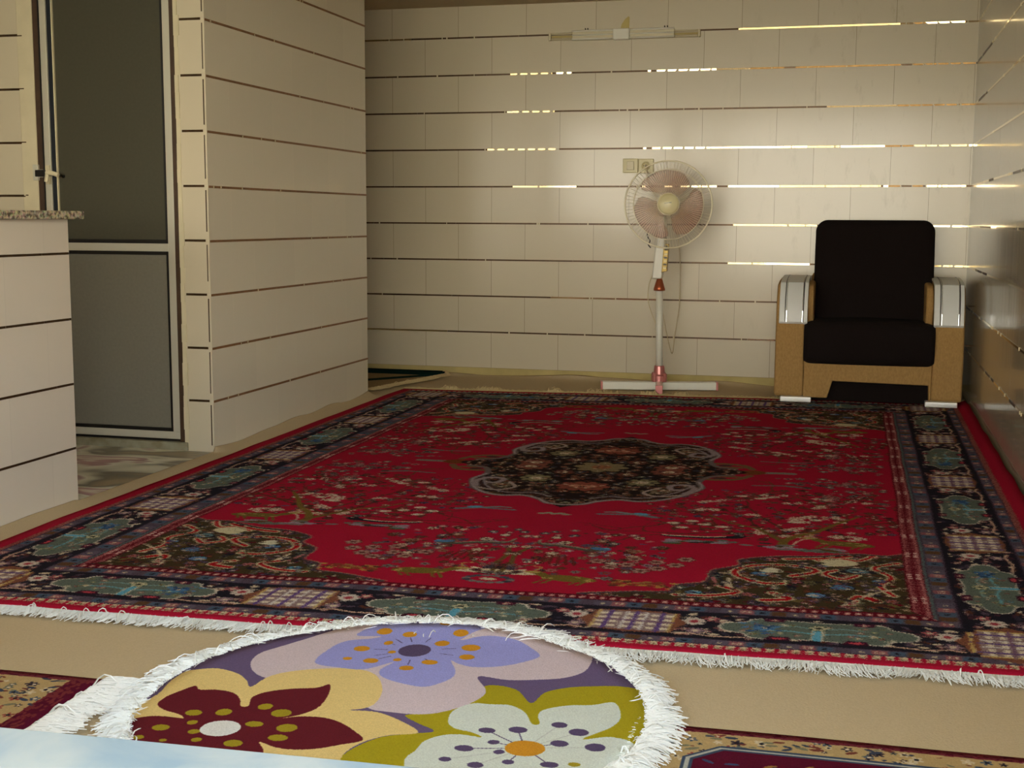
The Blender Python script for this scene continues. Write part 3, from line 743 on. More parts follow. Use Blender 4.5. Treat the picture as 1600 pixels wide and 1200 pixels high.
        for a0 in cart:
            if a0 > H_: continue
            for sg in (-1, 1):
                fa = a0 + sg * 0.265 * S / 0.79
                fl(fa, 0.215, 0.030, (204, 190, 176), (160, 60, 70), 8, DARK); fl(fa - sg * 0.035, 0.235, 0.019, (176, 92, 96), CREAM, 5, DARK); fl(fa + 0.01, 0.150, 0.022, (150, 120, 130), CREAM, 6, DARK)
                ln([(a0 + sg * 0.15, 0.125), (a0 + sg * 0.22, 0.118), (fa, 0.130), (fa + sg * 0.03, 0.122)], 0.007, (206, 168, 144))
            lob = []
            for k in range(48):
                t_ = 2 * PI * k / 48; rr = 1 + 0.10 * math.cos(6 * t_)
                ca, sa = math.cos(t_), math.sin(t_)
                lob.append((a0 + 0.188 * rr * math.copysign(abs(ca) ** 0.75, ca), mb_ + 0.066 * rr * math.copysign(abs(sa) ** 0.62, sa)))
            pp([(a0 + (x - a0) * 1.03, mb_ + (y - mb_) * 1.07) for x, y in lob], (206, 194, 176)); pp(lob, TEAL)
            for sg in (-1, 1):
                pp([(a0 + sg * 0.07, mb_ + 0.075), (a0 + sg * 0.12, mb_ + 0.075), (a0 + sg * 0.115, mb_ + 0.052), (a0 + sg * 0.075, mb_ + 0.052)], (70, 26, 46)); fl(a0 + sg * 0.095, mb_ + 0.063, 0.012, PINK, CREAM, 4)
                pp([(a0 + sg * 0.05, mb_ - 0.075), (a0 + sg * 0.11, mb_ - 0.075), (a0 + sg * 0.10, mb_ - 0.050), (a0 + sg * 0.06, mb_ - 0.050)], (60, 24, 40)); el(a0 + sg * 0.08, mb_ - 0.062, 0.016, 0.006, (190, 70, 80))
                ln([(a0 + sg * 0.01, mb_ - 0.02), (a0 + sg * 0.06, mb_ - 0.008), (a0 + sg * 0.13, mb_ - 0.012)], 0.007, (104, 158, 170)); ln([(a0, mb_ + 0.01), (a0 + sg * 0.05, mb_ + 0.028), (a0 + sg * 0.10, mb_ + 0.018)], 0.006, (120, 150, 150))
                for _ in range(22): fl(a0 + sg * R.uniform(0.02, 0.16), mb_ + R.uniform(-0.042, 0.042), R.uniform(0.006, 0.011), R.choice(((176, 172, 150), (140, 100, 92), (90, 130, 150), (130, 134, 96), (170, 150, 120))), R.choice((BROWN, CREAM)), 5)
            for _ in range(26): el(a0 - 0.115 + R.gauss(0, 0.016), mb_ + R.gauss(0, 0.014), 0.009, 0.005, R.choice(((56, 92, 138), (40, 70, 110), (80, 120, 160))), R.uniform(-1, 1))
            ln([(a0, mb_ - 0.058), (a0, mb_ + 0.0)], 0.018, (96, 164, 192)); ln([(a0 - 0.011, mb_ - 0.058), (a0 - 0.011, mb_ + 0.0)], 0.004, CREAM); ln([(a0 + 0.011, mb_ - 0.058), (a0 + 0.011, mb_ + 0.0)], 0.004, CREAM)
            fl(a0, mb_ + 0.022, 0.022, (196, 186, 150), (60, 60, 50), 6, (50, 70, 60))
        for a0 in latt:
            if a0 > H_ + 0.05: continue
            pp([(a0 - 0.100, mb_ - 0.03), (a0 - 0.118, mb_), (a0 - 0.100, mb_ + 0.03), (a0 - 0.092, mb_ + 0.068), (a0, mb_ + 0.080), (a0 + 0.092, mb_ + 0.068), (a0 + 0.100, mb_ + 0.03), (a0 + 0.118, mb_), (a0 + 0.100, mb_ - 0.03), (a0 + 0.092, mb_ - 0.068), (a0, mb_ - 0.080), (a0 - 0.092, mb_ - 0.068)], (128, 80, 60))
            pp([(a0 - 0.088, mb_ - 0.066), (a0 + 0.088, mb_ - 0.066), (a0 + 0.088, mb_ + 0.066), (a0 - 0.088, mb_ + 0.066)], (146, 122, 120))
            for i in range(6):
                for j in range(4):
                    xa = a0 - 0.072 + i * 0.0288; yb = mb_ - 0.045 + j * 0.030
                    pp([(xa - 0.009, yb - 0.007), (xa + 0.009, yb - 0.007), (xa + 0.009, yb + 0.007), (xa - 0.009, yb + 0.007)], (222, 208, 182))
            for k in (-1, 0, 1): ln([(a0 + k * 0.058, mb_ - 0.066), (a0 + k * 0.058, mb_ + 0.066)], 0.009, (98, 72, 128))
            for k in (-1, 1): ln([(a0 + k * 0.084, mb_ - 0.066), (a0 + k * 0.084, mb_ + 0.066)], 0.007, (196, 168, 104)); ln([(a0 + k * 0.022, mb_ - 0.062), (a0 + k * 0.022, mb_ + 0.062)], 0.006, (214, 206, 200))
            ln([(a0 - 0.088, mb_), (a0 + 0.088, mb_)], 0.006, (118, 84, 110))
    half = np.concatenate([c.a, c.a[:, ::-1]], 1)
    full = np.concatenate([half, half[::-1]], 0)
    rs = np.random.RandomState(9); H_, W_ = full.shape[:2]
    jj, ii = np.mgrid[0:H_, 0:W_]                   # knots: ragged outlines
    jj = np.clip(jj + np.rint(rs.randn(H_, W_) * 0.9).astype(int), 0, H_ - 1); ii = np.clip(ii + np.rint(rs.randn(H_, W_) * 1.2).astype(int), 0, W_ - 1)
    full = full[jj, ii]
    dk = rs.rand(H_, W_, 1) < 0.05
    red = (np.abs(full - np.array(RED, np.float32)).sum(-1, keepdims=True) < 20)
    return np.where(dk & ~red, full * 0.55, full)

M['persian'] = woven('persian carpet pile', paint_persian(), 0.9)

def uv_grid(name, P, nu, nv, material, thick, parent=None, uvf=None, z0=None):
    """P(u, v) in 0..1 -> Vector (top surface); closed slab with a skirt down by thick"""
    bm = bmesh.new(); uvl = bm.loops.layers.uv.new('UVMap')
    top = [[bm.verts.new(P(i / nu, j / nv)) for i in range(nu + 1)] for j in range(nv + 1)]
    uvm = {}
    for j in range(nv + 1):
        for i in range(nu + 1): uvm[top[j][i]] = (i / nu, j / nv)
    fs = []
    for j in range(nv):
        for i in range(nu): fs.append(bm.faces.new((top[j][i], top[j][i + 1], top[j + 1][i + 1], top[j + 1][i])))
    ring = [(0, i) for i in range(nu)] + [(j, nu) for j in range(nv)] + [(nv, i) for i in range(nu, 0, -1)] + [(j, 0) for j in range(nv, 0, -1)]
    low = []
    for j, i in ring:
        v = top[j][i]; n = bm.verts.new(v.co - Vector((0, 0, thick))); uvm[n] = uvm[v]; low.append(n)
    for k in range(len(ring)):
        a = top[ring[k][0]][ring[k][1]]; b = top[ring[(k + 1) % len(ring)][0]][ring[(k + 1) % len(ring)][1]]
        fs.append(bm.faces.new((b, a, low[k], low[(k + 1) % len(ring)])))
    for f in fs:
        f.smooth = True
        for l in f.loops: l[uvl].uv = uvm[l.vert]
    me = bpy.data.meshes.new(name); bm.to_mesh(me); bm.free(); me.materials.append(material)
    o = bpy.data.objects.new(name, me); C.objects.link(o)
    if parent is not None: o.parent = parent; o.matrix_parent_inverse = Matrix.Translation(-parent.location)
    return o

# ------------------------------------------------------------------ beige fitted carpet
beige = mat('beige fitted carpet', (200, 180, 145), 0.95, 0, 0.1)
noisy(beige, 260, 0.10, 0.4, bdist=0.002)
N1 = noise.noise
def rise(d, s_, h=0.028):
    return h * max(0.15, 0.65 + 0.9 * N1(Vector((s_ * 3.1, 4.2, 0.3)))) * math.exp(-max(d, 0) / 0.028)
def beige_z(x, y):
    z = 0.006 + 0.0015 * N1(Vector((x * 3, y * 3, 0)))
    if y > YF: z += rise(YB - y, x)
    else:
        z += rise(YB - y, x)
    z += rise(XR - x, y, 0.012)
    if x > XP - 0.001 and YN <= y <= YF: z += rise(x - XP, y)
    if x > XP - 0.001 and y < YC: z += rise(x - XP, y)
    return z
def stepped(lo, hi, n, tight):
    v = [lo + (hi - lo) * i / n for i in range(n + 1)]
    return sorted(set([round(t, 5) for t in v + tight]))
xs = stepped(XP + 0.002, XR - 0.002, 60, [XP + q for q in (0.006, 0.012, 0.02, 0.03)] + [XR - q for q in (0.006, 0.012, 0.02, 0.03)])
ys = stepped(1.02, YB - 0.006, 150, [YB - q for q in (0.012, 0.02, 0.03, 0.04, 0.06)] + [YF - 0.001, YN, YC])
bm = bmesh.new(); g_ = {}
def gv(x, y, f=beige_z):
    k = (round(x, 5), round(y, 5))
    if k not in g_: g_[k] = bm.verts.new((x, y, f(x, y)))
    return g_[k]
for a, b in zip(xs, xs[1:]):
    for c_, d_ in zip(ys, ys[1:]): bm.faces.new((gv(a, c_), gv(b, c_), gv(b, d_), gv(a, d_)))
xs2 = [x for x in stepped(-3.59, XP + 0.002, 14, [])]; ys2 = [y for y in ys if y > YF + 0.003]
for a, b in zip(xs2, xs2[1:]):
    for c_, d_ in zip(ys2, ys2[1:]): bm.faces.new((gv(a, c_), gv(b, c_), gv(b, d_), gv(a, d_)))
for f in bm.faces: f.smooth = True
r_ = bmesh.ops.extrude_face_region(bm, geom=list(bm.faces))
for v in [q for q in r_['geom'] if isinstance(q, bmesh.types.BMVert)]: v.co.z = max(v.co.z - 0.004, 0.001)
bmesh.ops.recalc_face_normals(bm, faces=bm.faces)
me = bpy.data.meshes.new('fitted_carpet'); bm.to_mesh(me); bm.free(); me.materials.append(beige)
o = bpy.data.objects.new('fitted_carpet', me); C.objects.link(o)
tag(o, 'plain beige fitted carpet covering the floor from wall to wall under the rugs', 'carpet')

# ------------------------------------------------------------------ fringe: individual strands of white yarn
yarn = mat('white yarn', (236, 236, 230), 0.9, 0, 0.2)
noisy(yarn, 120, 0.06)
yarn_old = mat('aged yarn', (200, 178, 132), 0.9, 0, 0.2)
def strands(m, base, dirs, n, L_, seed, lift=0.006, wild=0.10, w0=0.0013, curl=0.5, flr=0.008):
    """base(t) -> point on the edge, dirs(t) -> outward direction; n strands"""
    R = random.Random(seed)
    for i in range(n):
        t = (i + R.random()) / n
        p = Vector(base(t)); d = Vector(dirs(t)).normalized(); s_ = Vector((-d.y, d.x, 0))
        clump = N1(Vector((p.x * 14, p.y * 14, seed)))
        le = L_ * R.uniform(0.55, 1.15) * (1 + 0.30 * clump)
        up = R.uniform(0, lift) ; a = clump * 0.9 + R.gauss(0, curl)
        if R.random() < wild * 0.08: up += R.uniform(0.01, 0.02)
        k = 5; pts = []
        q = p.copy(); bend = R.gauss(0, curl * 0.7)
        for j in range(k + 1):
            f = j / k
            hh = up * math.sin(PI * min(1, f * 1.15)) + (flr + 0.002 * R.random() if j else 0)
            base_z = p.z * (1 - f) + 0.0 * f
            pts.append(Vector((q.x, q.y, max(base_z, 0.009) + hh * (0.6 + 0.4 * f))))
            ang = a * f + bend * f * f
            dd = (d * math.cos(ang) + s_ * math.sin(ang))
            q = q + dd * (le / k)
        m.tube(pts, [w0 * (1.3 - 0.6 * j / k) for j in range(k + 1)], 3, cap=False)
    return m

# ------------------------------------------------------------------ the big red carpet
NL, NR, FR, FL = Vector((-2.19, 2.385)), Vector((0.532, 2.56)), Vector((0.532, 6.43)), Vector((-2.216, 6.18))
def carpet_P(u, v):
    p = (NL * (1 - u) + NR * u) * (1 - v) + (FL * (1 - u) + FR * u) * v
    z = 0.0165 + 0.0022 * N1(Vector((p.x * 2.2, p.y * 2.2, 5))) + 0.002 * N1(Vector((p.x * 7, p.y * 5, 1)))
    p.x += 0.006 * N1(Vector((p.y * 3, 1, u * 2))) * (1 if u < 0.98 else 0)
    p.y += 0.010 * N1(Vector((p.x * 2.0, 9, v * 3)))
    dr = (1 - u) * CW
    z += (0.022 + 0.006 * math.sin(p.y * 11) * math.sin(p.y * 3.7)) * math.exp(-dr / 0.025)
    return Vector((p.x, p.y, z))
rug = thing('persian_carpet', 'large red carpet with dark patterned borders, a central medallion and white end fringes', 'carpet', (-0.8, 4.4, 0.008))
uv_grid('pile', carpet_P, 110, 130, M['persian'], 0.008, rug)
m = MB()
def selv(t, v): q = carpet_P(t, v); return q
cp = lambda t: carpet_P(t, 0) + Vector((0, 0, -0.003))
dn = (NR - NL).normalized(); outn = Vector((dn.y, -dn.x, 0))
strands(m, cp, lambda t: outn, 1900, 0.066, 1, lift=0.008, curl=0.35)
strands(m, lambda t: cp(t) + Vector((0, 0, -0.003)), lambda t: outn, 1200, 0.050, 2, lift=0.003, curl=0.3)
m.tube([cp(t / 200) + Vector((0, -0.002, 0.001)) for t in range(201)], 0.0035, 6)
m.build('fringe', yarn, rug)
m = MB()
df = (FR - FL).normalized(); outf = Vector((-df.y, df.x, 0))
cpf = lambda t: carpet_P(t, 1) + Vector((0, 0, -0.002))
strands(m, cpf, lambda t: outf, 900, 0.045, 5, lift=0.012, curl=0.8, w0=0.0016)
for k, (a, b) in enumerate(((0.08, 0.10), (0.14, 0.18), (0.27, 0.29), (0.34, 0.40), (0.44, 0.47), (0.5, 0.52))):
    strands(m, lambda t, a=a, b=b: cpf(a + (b - a) * t) + Vector((0, 0, 0.004)), lambda t: outf, 36, 0.045, 40 + k, lift=0.03, curl=1.4, w0=0.0018)
m.build('fringe', yarn_old, rug, label='far fringe, yellowed and tangled')

# ------------------------------------------------------------------ round flowered rug
RUG_C=(-0.7628,2.0694); RUG_R=0.4409
RUG_POLYS=[
('olive',[(0.132,0.130),(0.159,0.138),(0.196,0.122),(0.234,0.068),(0.245,0.123),(0.273,0.156),(0.314,0.178),(0.387,0.195),(0.443,0.151),(0.478,0.001),(0.474,-0.203),(0.313,-0.447),(0.109,-0.504),(0.015,-0.331),(-0.003,-0.230),(0.024,-0.152),(0.067,-0.119),(0.107,-0.097),(0.068,-0.070),(0.037,-0.042),(0.086,-0.020),(0.114,0.029),(0.135,0.096)]),
('pink',[(-0.276,0.058),(-0.317,0.087),(-0.344,0.135),(-0.347,0.185),(-0.326,0.229),(-0.298,0.283),(-0.270,0.340),(-0.246,0.388),(-0.218,0.483),(0.034,0.554),(0.136,0.471),(0.214,0.420),(0.279,0.362),(0.295,0.315),(0.292,0.251),(0.262,0.209),(0.220,0.188),(0.164,0.171),(0.105,0.174),(0.136,0.115),(0.142,0.079),(0.127,0.032),(0.096,-0.011),(0.059,-0.033),(0.003,-0.037),(-0.032,-0.033),(-0.081,0.004),(-0.189,0.037)]),
('yellow',[(-0.404,-0.256),(-0.421,-0.206),(-0.441,-0.167),(-0.435,-0.131),(-0.428,-0.068),(-0.439,-0.008),(-0.439,0.046),(-0.420,0.067),(-0.387,0.081),(-0.340,0.067),(-0.305,0.037),(-0.282,0.008),(-0.274,0.065),(-0.244,0.105),(-0.184,0.138),(-0.125,0.150),(-0.081,0.126),(-0.046,0.064),(-0.033,-0.000),(-0.043,-0.033),(-0.064,-0.048),(-0.017,-0.043),(0.036,-0.068),(0.083,-0.109),(0.039,-0.134),(0.008,-0.174),(-0.003,-0.230),(0.015,-0.331),(-0.005,-0.460),(-0.236,-0.524)]),
('lilac',[(-0.222,0.162),(-0.226,0.249),(-0.211,0.300),(-0.169,0.328),(-0.156,0.347),(-0.204,0.337),(-0.201,0.376),(-0.171,0.416),(-0.098,0.456),(-0.046,0.462),(0.025,0.456),(0.048,0.446),(0.024,0.406),(0.010,0.366),(0.039,0.390),(0.076,0.403),(0.124,0.395),(0.161,0.359),(0.190,0.314),(0.162,0.268),(0.123,0.235),(0.079,0.221),(0.047,0.231),(0.029,0.243),(0.052,0.197),(0.060,0.159),(0.048,0.122),(0.021,0.093),(-0.036,0.105),(-0.073,0.128),(-0.086,0.161),(-0.077,0.206),(-0.116,0.153),(-0.163,0.148)]),
('burg',[(-0.395,-0.258),(-0.413,-0.226),(-0.411,-0.193),(-0.389,-0.168),(-0.357,-0.160),(-0.327,-0.160),(-0.341,-0.146),(-0.376,-0.135),(-0.402,-0.115),(-0.407,-0.081),(-0.397,-0.047),(-0.383,-0.015),(-0.365,-0.030),(-0.333,-0.022),(-0.298,-0.029),(-0.272,-0.055),(-0.258,-0.081),(-0.245,-0.077),(-0.256,-0.038),(-0.241,-0.006),(-0.205,0.019),(-0.164,0.036),(-0.147,0.058),(-0.128,0.003),(-0.123,-0.055),(-0.140,-0.092),(-0.164,-0.115),(-0.137,-0.099),(-0.095,-0.093),(-0.059,-0.105),(-0.022,-0.133),(0.005,-0.164),(-0.023,-0.192),(-0.054,-0.217),(-0.087,-0.230),(-0.121,-0.230),(-0.156,-0.217),(-0.132,-0.251),(-0.110,-0.321),(-0.141,-0.417),(-0.326,-0.381)]),
('white',[(0.104,-0.238),(0.102,-0.181),(0.104,-0.140),(0.124,-0.110),(0.153,-0.098),(0.191,-0.100),(0.170,-0.085),(0.139,-0.077),(0.119,-0.056),(0.110,-0.013),(0.118,0.018),(0.137,0.041),(0.168,0.044),(0.202,0.048),(0.235,0.022),(0.258,-0.022),(0.271,-0.019),(0.260,0.015),(0.264,0.044),(0.300,0.075),(0.341,0.089),(0.377,0.111),(0.399,0.050),(0.392,-0.001),(0.355,-0.063),(0.400,-0.042),(0.445,-0.070),(0.457,-0.208),(0.394,-0.350),(0.194,-0.405)]),
]
RUG_DOTS=[
('slate',[(-0.059,0.281,0.032,0.037),(0.192,-0.070,0.015,0.011),(0.242,-0.054,0.016,0.013),(0.305,-0.015,0.014,0.012),(0.343,-0.037,0.017,0.015),(0.216,-0.114,0.010,0.009),(0.322,-0.091,0.015,0.013),(0.176,-0.150,0.016,0.012),(0.382,-0.091,0.017,0.016),(0.235,-0.149,0.009,0.009),(0.159,-0.199,0.010,0.009),(0.259,-0.183,0.010,0.009),(0.212,-0.207,0.013,0.011),(0.325,-0.177,0.015,0.011)]),
('orange',[(0.272,-0.125,0.033,0.031),(-0.158,0.375,0.016,0.017),(-0.101,0.371,0.015,0.014),(-0.126,0.312,0.009,0.013),(-0.165,0.264,0.016,0.016),(-0.100,0.261,0.008,0.009),(-0.074,0.221,0.008,0.009),(-0.122,0.202,0.015,0.014),(-0.170,0.201,0.009,0.009),(-0.041,0.181,0.014,0.013),(-0.008,0.223,0.016,0.013),(-0.019,0.336,0.015,0.017),(0.001,0.400,0.016,0.016),(0.045,0.326,0.019,0.019),(0.053,0.271,0.015,0.015),(-0.045,0.440,0.013,0.009)]),
('olived',[(-0.322,-0.132,0.015,0.013),(-0.273,-0.115,0.014,0.015),(-0.214,-0.073,0.013,0.014),(-0.174,-0.093,0.018,0.017),(-0.303,-0.171,0.009,0.010),(-0.198,-0.149,0.016,0.012),(-0.343,-0.206,0.015,0.013),(-0.137,-0.151,0.018,0.017),(-0.281,-0.206,0.010,0.010),(-0.134,-0.193,0.017,0.013),(-0.260,-0.236,0.009,0.009),(-0.195,-0.233,0.016,0.014),(-0.357,-0.253,0.009,0.009),(-0.312,-0.253,0.007,0.006),(0.363,-0.166,0.010,0.008)]),
('whited',[(-0.245,-0.181,0.034,0.034)]),
]
RC = {'olive': (166, 152, 34), 'pink': (206, 188, 192), 'yellow': (224, 196, 128), 'lilac': (154, 154, 212), 'burg': (98, 32, 40), 'white': (208, 214, 202), 'slate': (88, 74, 104),
      'orange': (200, 140, 42), 'olived': (158, 142, 40), 'whited': (222, 222, 216)}
def paint_round():
    r = RUG_R + 0.06
    c = Cv(2 * r, 2 * r, 0.0016, (104, 88, 120)); c.ox = c.oy = -r
    order = ['olive', 'pink', 'yellow', 'lilac', 'burg', 'white']
    dd = dict(RUG_POLYS); dt = dict(RUG_DOTS)
    for k in order: c.poly(smooth(dd[k], True, 6), RC[k])
    def stalk(cx, cy, pts, col):
        for x, y, a, b in pts: c.line([(cx + (x - cx) * 0.3, cy + (y - cy) * 0.3), (x, y)], 0.0028, col)
    sl = dt['slate']; og = dt['orange']; ol = dt['olived']; wd = dt['whited']
    c.line([(sl[0][0], sl[0][1]), (sl[0][0], sl[0][1])], 0.01, RC['slate'])
    for x, y, a, b in og[1:]:
        L0 = math.hypot(x - sl[0][0], y - sl[0][1]); f = 0.055 / L0
        c.line([(sl[0][0] + (x - sl[0][0]) * f, sl[0][1] + (y - sl[0][1]) * f), (sl[0][0] + (x - sl[0][0]) * min(1, f * 1.5), sl[0][1] + (y - sl[0][1]) * min(1, f * 1.5))], 0.002, RC['slate'])
    for x, y, a, b in sl[1:]:
        L0 = math.hypot(x - og[0][0], y - og[0][1]); c.line([(og[0][0], og[0][1]), (x, y)], 0.0022, (186, 188, 180) if L0 > 0.1 else RC['slate'])
    for grp, col in ((sl, RC['slate']), (og, RC['orange']), (ol, RC['olived']), (wd, RC['whited'])):
        for x, y, a, b in grp: c.ell(x, y, a, b, col)
    return c.a
M['floral'] = woven('flowered rug pile', paint_round(), 1.0)
fr = thing('round_rug', 'round rug with lilac, burgundy and white flowers and a shaggy white fringe', 'rug', (RUG_C[0], RUG_C[1], 0.01))
def edge_y(x): return NL.y + (x - NL.x) / (NR.x - NL.x) * (NR.y - NL.y)
def drape(x, y):
    t = (y - edge_y(x) + 0.03) / 0.06; t = min(1, max(0, t)); t = t * t * (3 - 2 * t)
    return 0.025 + 0.008 * t + 0.0012 * N1(Vector((x * 5, y * 5, 2)))
def rim(a): return RUG_R + 0.006 * N1(Vector((math.cos(a) * 2, math.sin(a) * 2, 7))) + 0.012
bm = bmesh.new(); uvl = bm.loops.layers.uv.new('UVMap'); S_ = RUG_R + 0.06; rings = []
nA = 160
for j in range(13):
    f = j / 12
    ring = []
    for k in range(nA if j else 1):
        a = 2 * PI * k / nA; r = rim(a) * f; x = RUG_C[0] + r * math.cos(a); y = RUG_C[1] + r * math.sin(a)
        ring.append(bm.verts.new((x, y, drape(x, y))))
    rings.append(ring)
low = [bm.verts.new(v.co - Vector((0, 0, 0.009))) for v in rings[-1]]
for k in range(nA): bm.faces.new((rings[0][0], rings[1][k], rings[1][(k + 1) % nA]))
for A_, B_ in zip(rings[1:], rings[2:]):
    for k in range(nA): bm.faces.new((A_[k], B_[k], B_[(k + 1) % nA], A_[(k + 1) % nA]))
for k in range(nA): bm.faces.new((rings[-1][k], low[k], low[(k + 1) % nA], rings[-1][(k + 1) % nA]))
bm.faces.new(low[::-1])
for f in bm.faces:
    f.smooth = True
    for l in f.loops: l[uvl].uv = ((l.vert.co.x - RUG_C[0] + S_) / (2 * S_), (l.vert.co.y - RUG_C[1] + S_) / (2 * S_))
me = bpy.data.meshes.new('pile'); bm.to_mesh(me); bm.free(); me.materials.append(M['floral'])
o = bpy.data.objects.new('pile', me); C.objects.link(o); o.parent = fr; o.matrix_parent_inverse = Matrix.Translation(-fr.location)
m = MB(); R = random.Random(77)
for i in range(6500):
    a = 2 * PI * R.random(); r0 = rim(a) - R.uniform(0.0, 0.010)
    x = RUG_C[0] + r0 * math.cos(a); y = RUG_C[1] + r0 * math.sin(a)
    cl = N1(Vector((math.cos(a) * 9, math.sin(a) * 9, 3)))
    le = R.uniform(0.035, 0.072) * (1 + 0.3 * cl); ang = a + R.gauss(0, 0.7) + cl * 0.8; up = R.uniform(0.0, 0.007)
    if R.random() < 0.015: up += 0.014
    z0 = drape(x, y) - R.uniform(0, 0.006); pts = []; bend = R.gauss(0, 0.9); k = 5; px, py = x, y
    for j in range(k + 1):
        f = j / k; zf = max(drape(px, py) - 0.010, 0.008) if True else 0
        pts.append(Vector((px, py, z0 * (1 - f) + zf * f + up * math.sin(PI * f * 0.9) + 0.001)))
        aa = ang + bend * f; px += le / k * math.cos(aa); py += le / k * math.sin(aa)
    m.tube(pts, [0.0013 * (1.2 - 0.5 * j / k) for j in range(k + 1)], 3, cap=False)
m.build('fringe', yarn, fr)

# ------------------------------------------------------------------ two small burgundy rugs in front
def paint_small(w, h, bl, br, bt, seed):
    R = random.Random(seed)
    B_ = (84, 20, 40); c = Cv(w, h, 0.0018, B_)
    BE = (176, 150, 104)
    c.rect(bl, 0, w - br, h - bt, BE)
    for _ in range(int(2600 * w * h)):
        x = R.uniform(bl, w - br); y = R.uniform(0, h - bt); r = R.uniform(0.005, 0.013)
        if R.random() < 0.5: c.flower(x, y, r, R.choice(((70, 84, 104), (140, 66, 60), (196, 180, 150), (90, 96, 90), (60, 52, 60))), R.choice((CREAM, DARK)), 5, None, R.random())
        else: c.ell(x, y, r, r * 0.4, R.choice(((60, 66, 82), (110, 60, 50), (120, 116, 92), (190, 160, 110))), R.uniform(-0.6, 0.6))
    for _ in range(int(900 * w * h)):
        x = R.uniform(0, w); y = R.choice((h - bt * R.random(),)); c.ell(x, y, 0.005, 0.002, (116, 48, 58))
    for _ in range(int(500 * w * h)): c.ell(w - br * R.uniform(0.3, 1.0), R.uniform(0, h), 0.003, 0.006, (112, 46, 48), R.uniform(-0.4, 0.4))
    g = 0.060
    x0, x1, y1 = bl + g, w - br - g * 1.4, h - bt - g
    P = [(x0, 0), (x0, y1 - 0.05), (x0 + 0.05, y1), (x1 - 0.05, y1), (x1, y1 - 0.05), (x1, 0)]
    c.poly(P, B_); c.line(P, 0.018, (60, 72, 92)); c.line(P, 0.006, (170, 170, 160))
    for _ in range(int(500 * w * h)):
        x = R.uniform(x0 + 0.02, x1 - 0.02); y = R.uniform(0, y1 - 0.02); c.ell(x, y, 0.012, 0.004, R.choice(((140, 60, 40), (60, 70, 100), (150, 110, 60))), R.uniform(-1, 1))
    return c.a
def flat_rug(name, label, x0, x1, y0, y1, rot, bl, br, bt, seed, fringe_side, fl_=0.085):
    w_, h_ = x1 - x0, y1 - y0
    t = thing(name, label, 'rug', ((x0 + x1) / 2, (y0 + y1) / 2, 0.008), 'small burgundy rugs')
    mt = woven(label[:20] + ' pile', paint_small(w_, h_, bl, br, bt, seed))
    cr_, sr_ = math.cos(rot), math.sin(rot)
    def P(u, v):
        dx, dy = (u - (1 if fringe_side else 0)) * w_, (v - 1) * h_
        ax = x1 if fringe_side else x0
        x = ax + dx * cr_ - dy * sr_; y = y1 + dx * sr_ + dy * cr_
        return Vector((x, y, 0.0165 + 0.001 * N1(Vector((x * 4, y * 4, 1)))))
    uv_grid('pile', P, 40, 50, mt, 0.008, t)
    m = MB(); sd = 1 if fringe_side else 0
    d = Vector((cr_, sr_, 0)) * (1 if sd else -1)
    strands(m, lambda q: P(sd, q) - Vector((0, 0, 0.002)), lambda q: d, 1500, fl_, seed + 3, lift=0.012, curl=0.4, w0=0.0015)
    strands(m, lambda q: P(sd, q) - Vector((0, 0, 0.004)), lambda q: d, 900, fl_ * 0.7, seed + 9, lift=0.005, curl=0.3, w0=0.0015)
    m.build('fringe', yarn, t)
flat_rug('prayer_rug', 'small burgundy rug with beige patterned border, left of the round flowered rug', -2.25, -1.342, 1.12, 2.060, 0.03, 0.03, 0.055, 0.022, 5, True)
flat_rug('prayer_rug', 'small burgundy rug with beige patterned border, right of the round flowered rug', -0.325, 0.52, 1.12, 2.130, 0.022, 0.03, 0.05, 0.022, 8, False, 0.022)

# ------------------------------------------------------------------ green and beige mat in the far left niche
def paint_mat():
    c = Cv(1.1, 0.8, 0.004, (150, 128, 92)); G = (18, 46, 44)
    for P in ([(0, 0.78), (1.1, 0.78)], [(0, 0.03), (1.1, 0.03)], [(1.02, 0.0), (0.55, 0.80)], [(0.60, 0.0), (1.08, 0.80)], [(0.50, 0.0), (0.05, 0.80)], [(0.05, 0.0), (0.5, 0.8)]): c.line(P, 0.10, G)
    c.ell(0.83, 0.37, 0.05, 0.05, (120, 76, 50))
    return c.a
A_, B_ = Vector((-2.375, 6.06)), Vector((-2.19, 6.80))
def mat_P(u, v):
    r = A_ * (1 - v) + B_ * v; d = (B_ - A_).normalized(); p = r + Vector((-d.y, d.x)) * (1 - u) * 1.05
    return Vector((p.x, min(p.y, YB - 0.03) if True else p.y, 0.018))
def mat_P(u, v):
    r = A_ * (1 - v) + B_ * v; return Vector((r.x - (1 - u) * 1.05, r.y, 0.019 + (0.02 if v > 0.97 else 0)))
t = thing('niche_mat', 'dark green and beige diamond mat behind the tiled partition', 'mat', (-2.8, 6.45, 0.008))
uv_grid('pile', mat_P, 20, 30, woven('green mat pile', paint_mat()), 0.009, t)
m = MB(); dd_ = (B_ - A_).normalized()
strands(m, lambda q: mat_P(1, q), lambda q: (dd_.y, -dd_.x, 0), 420, 0.05, 31, lift=0.012, curl=0.6, w0=0.0018)
m.build('fringe', yarn_old, t)

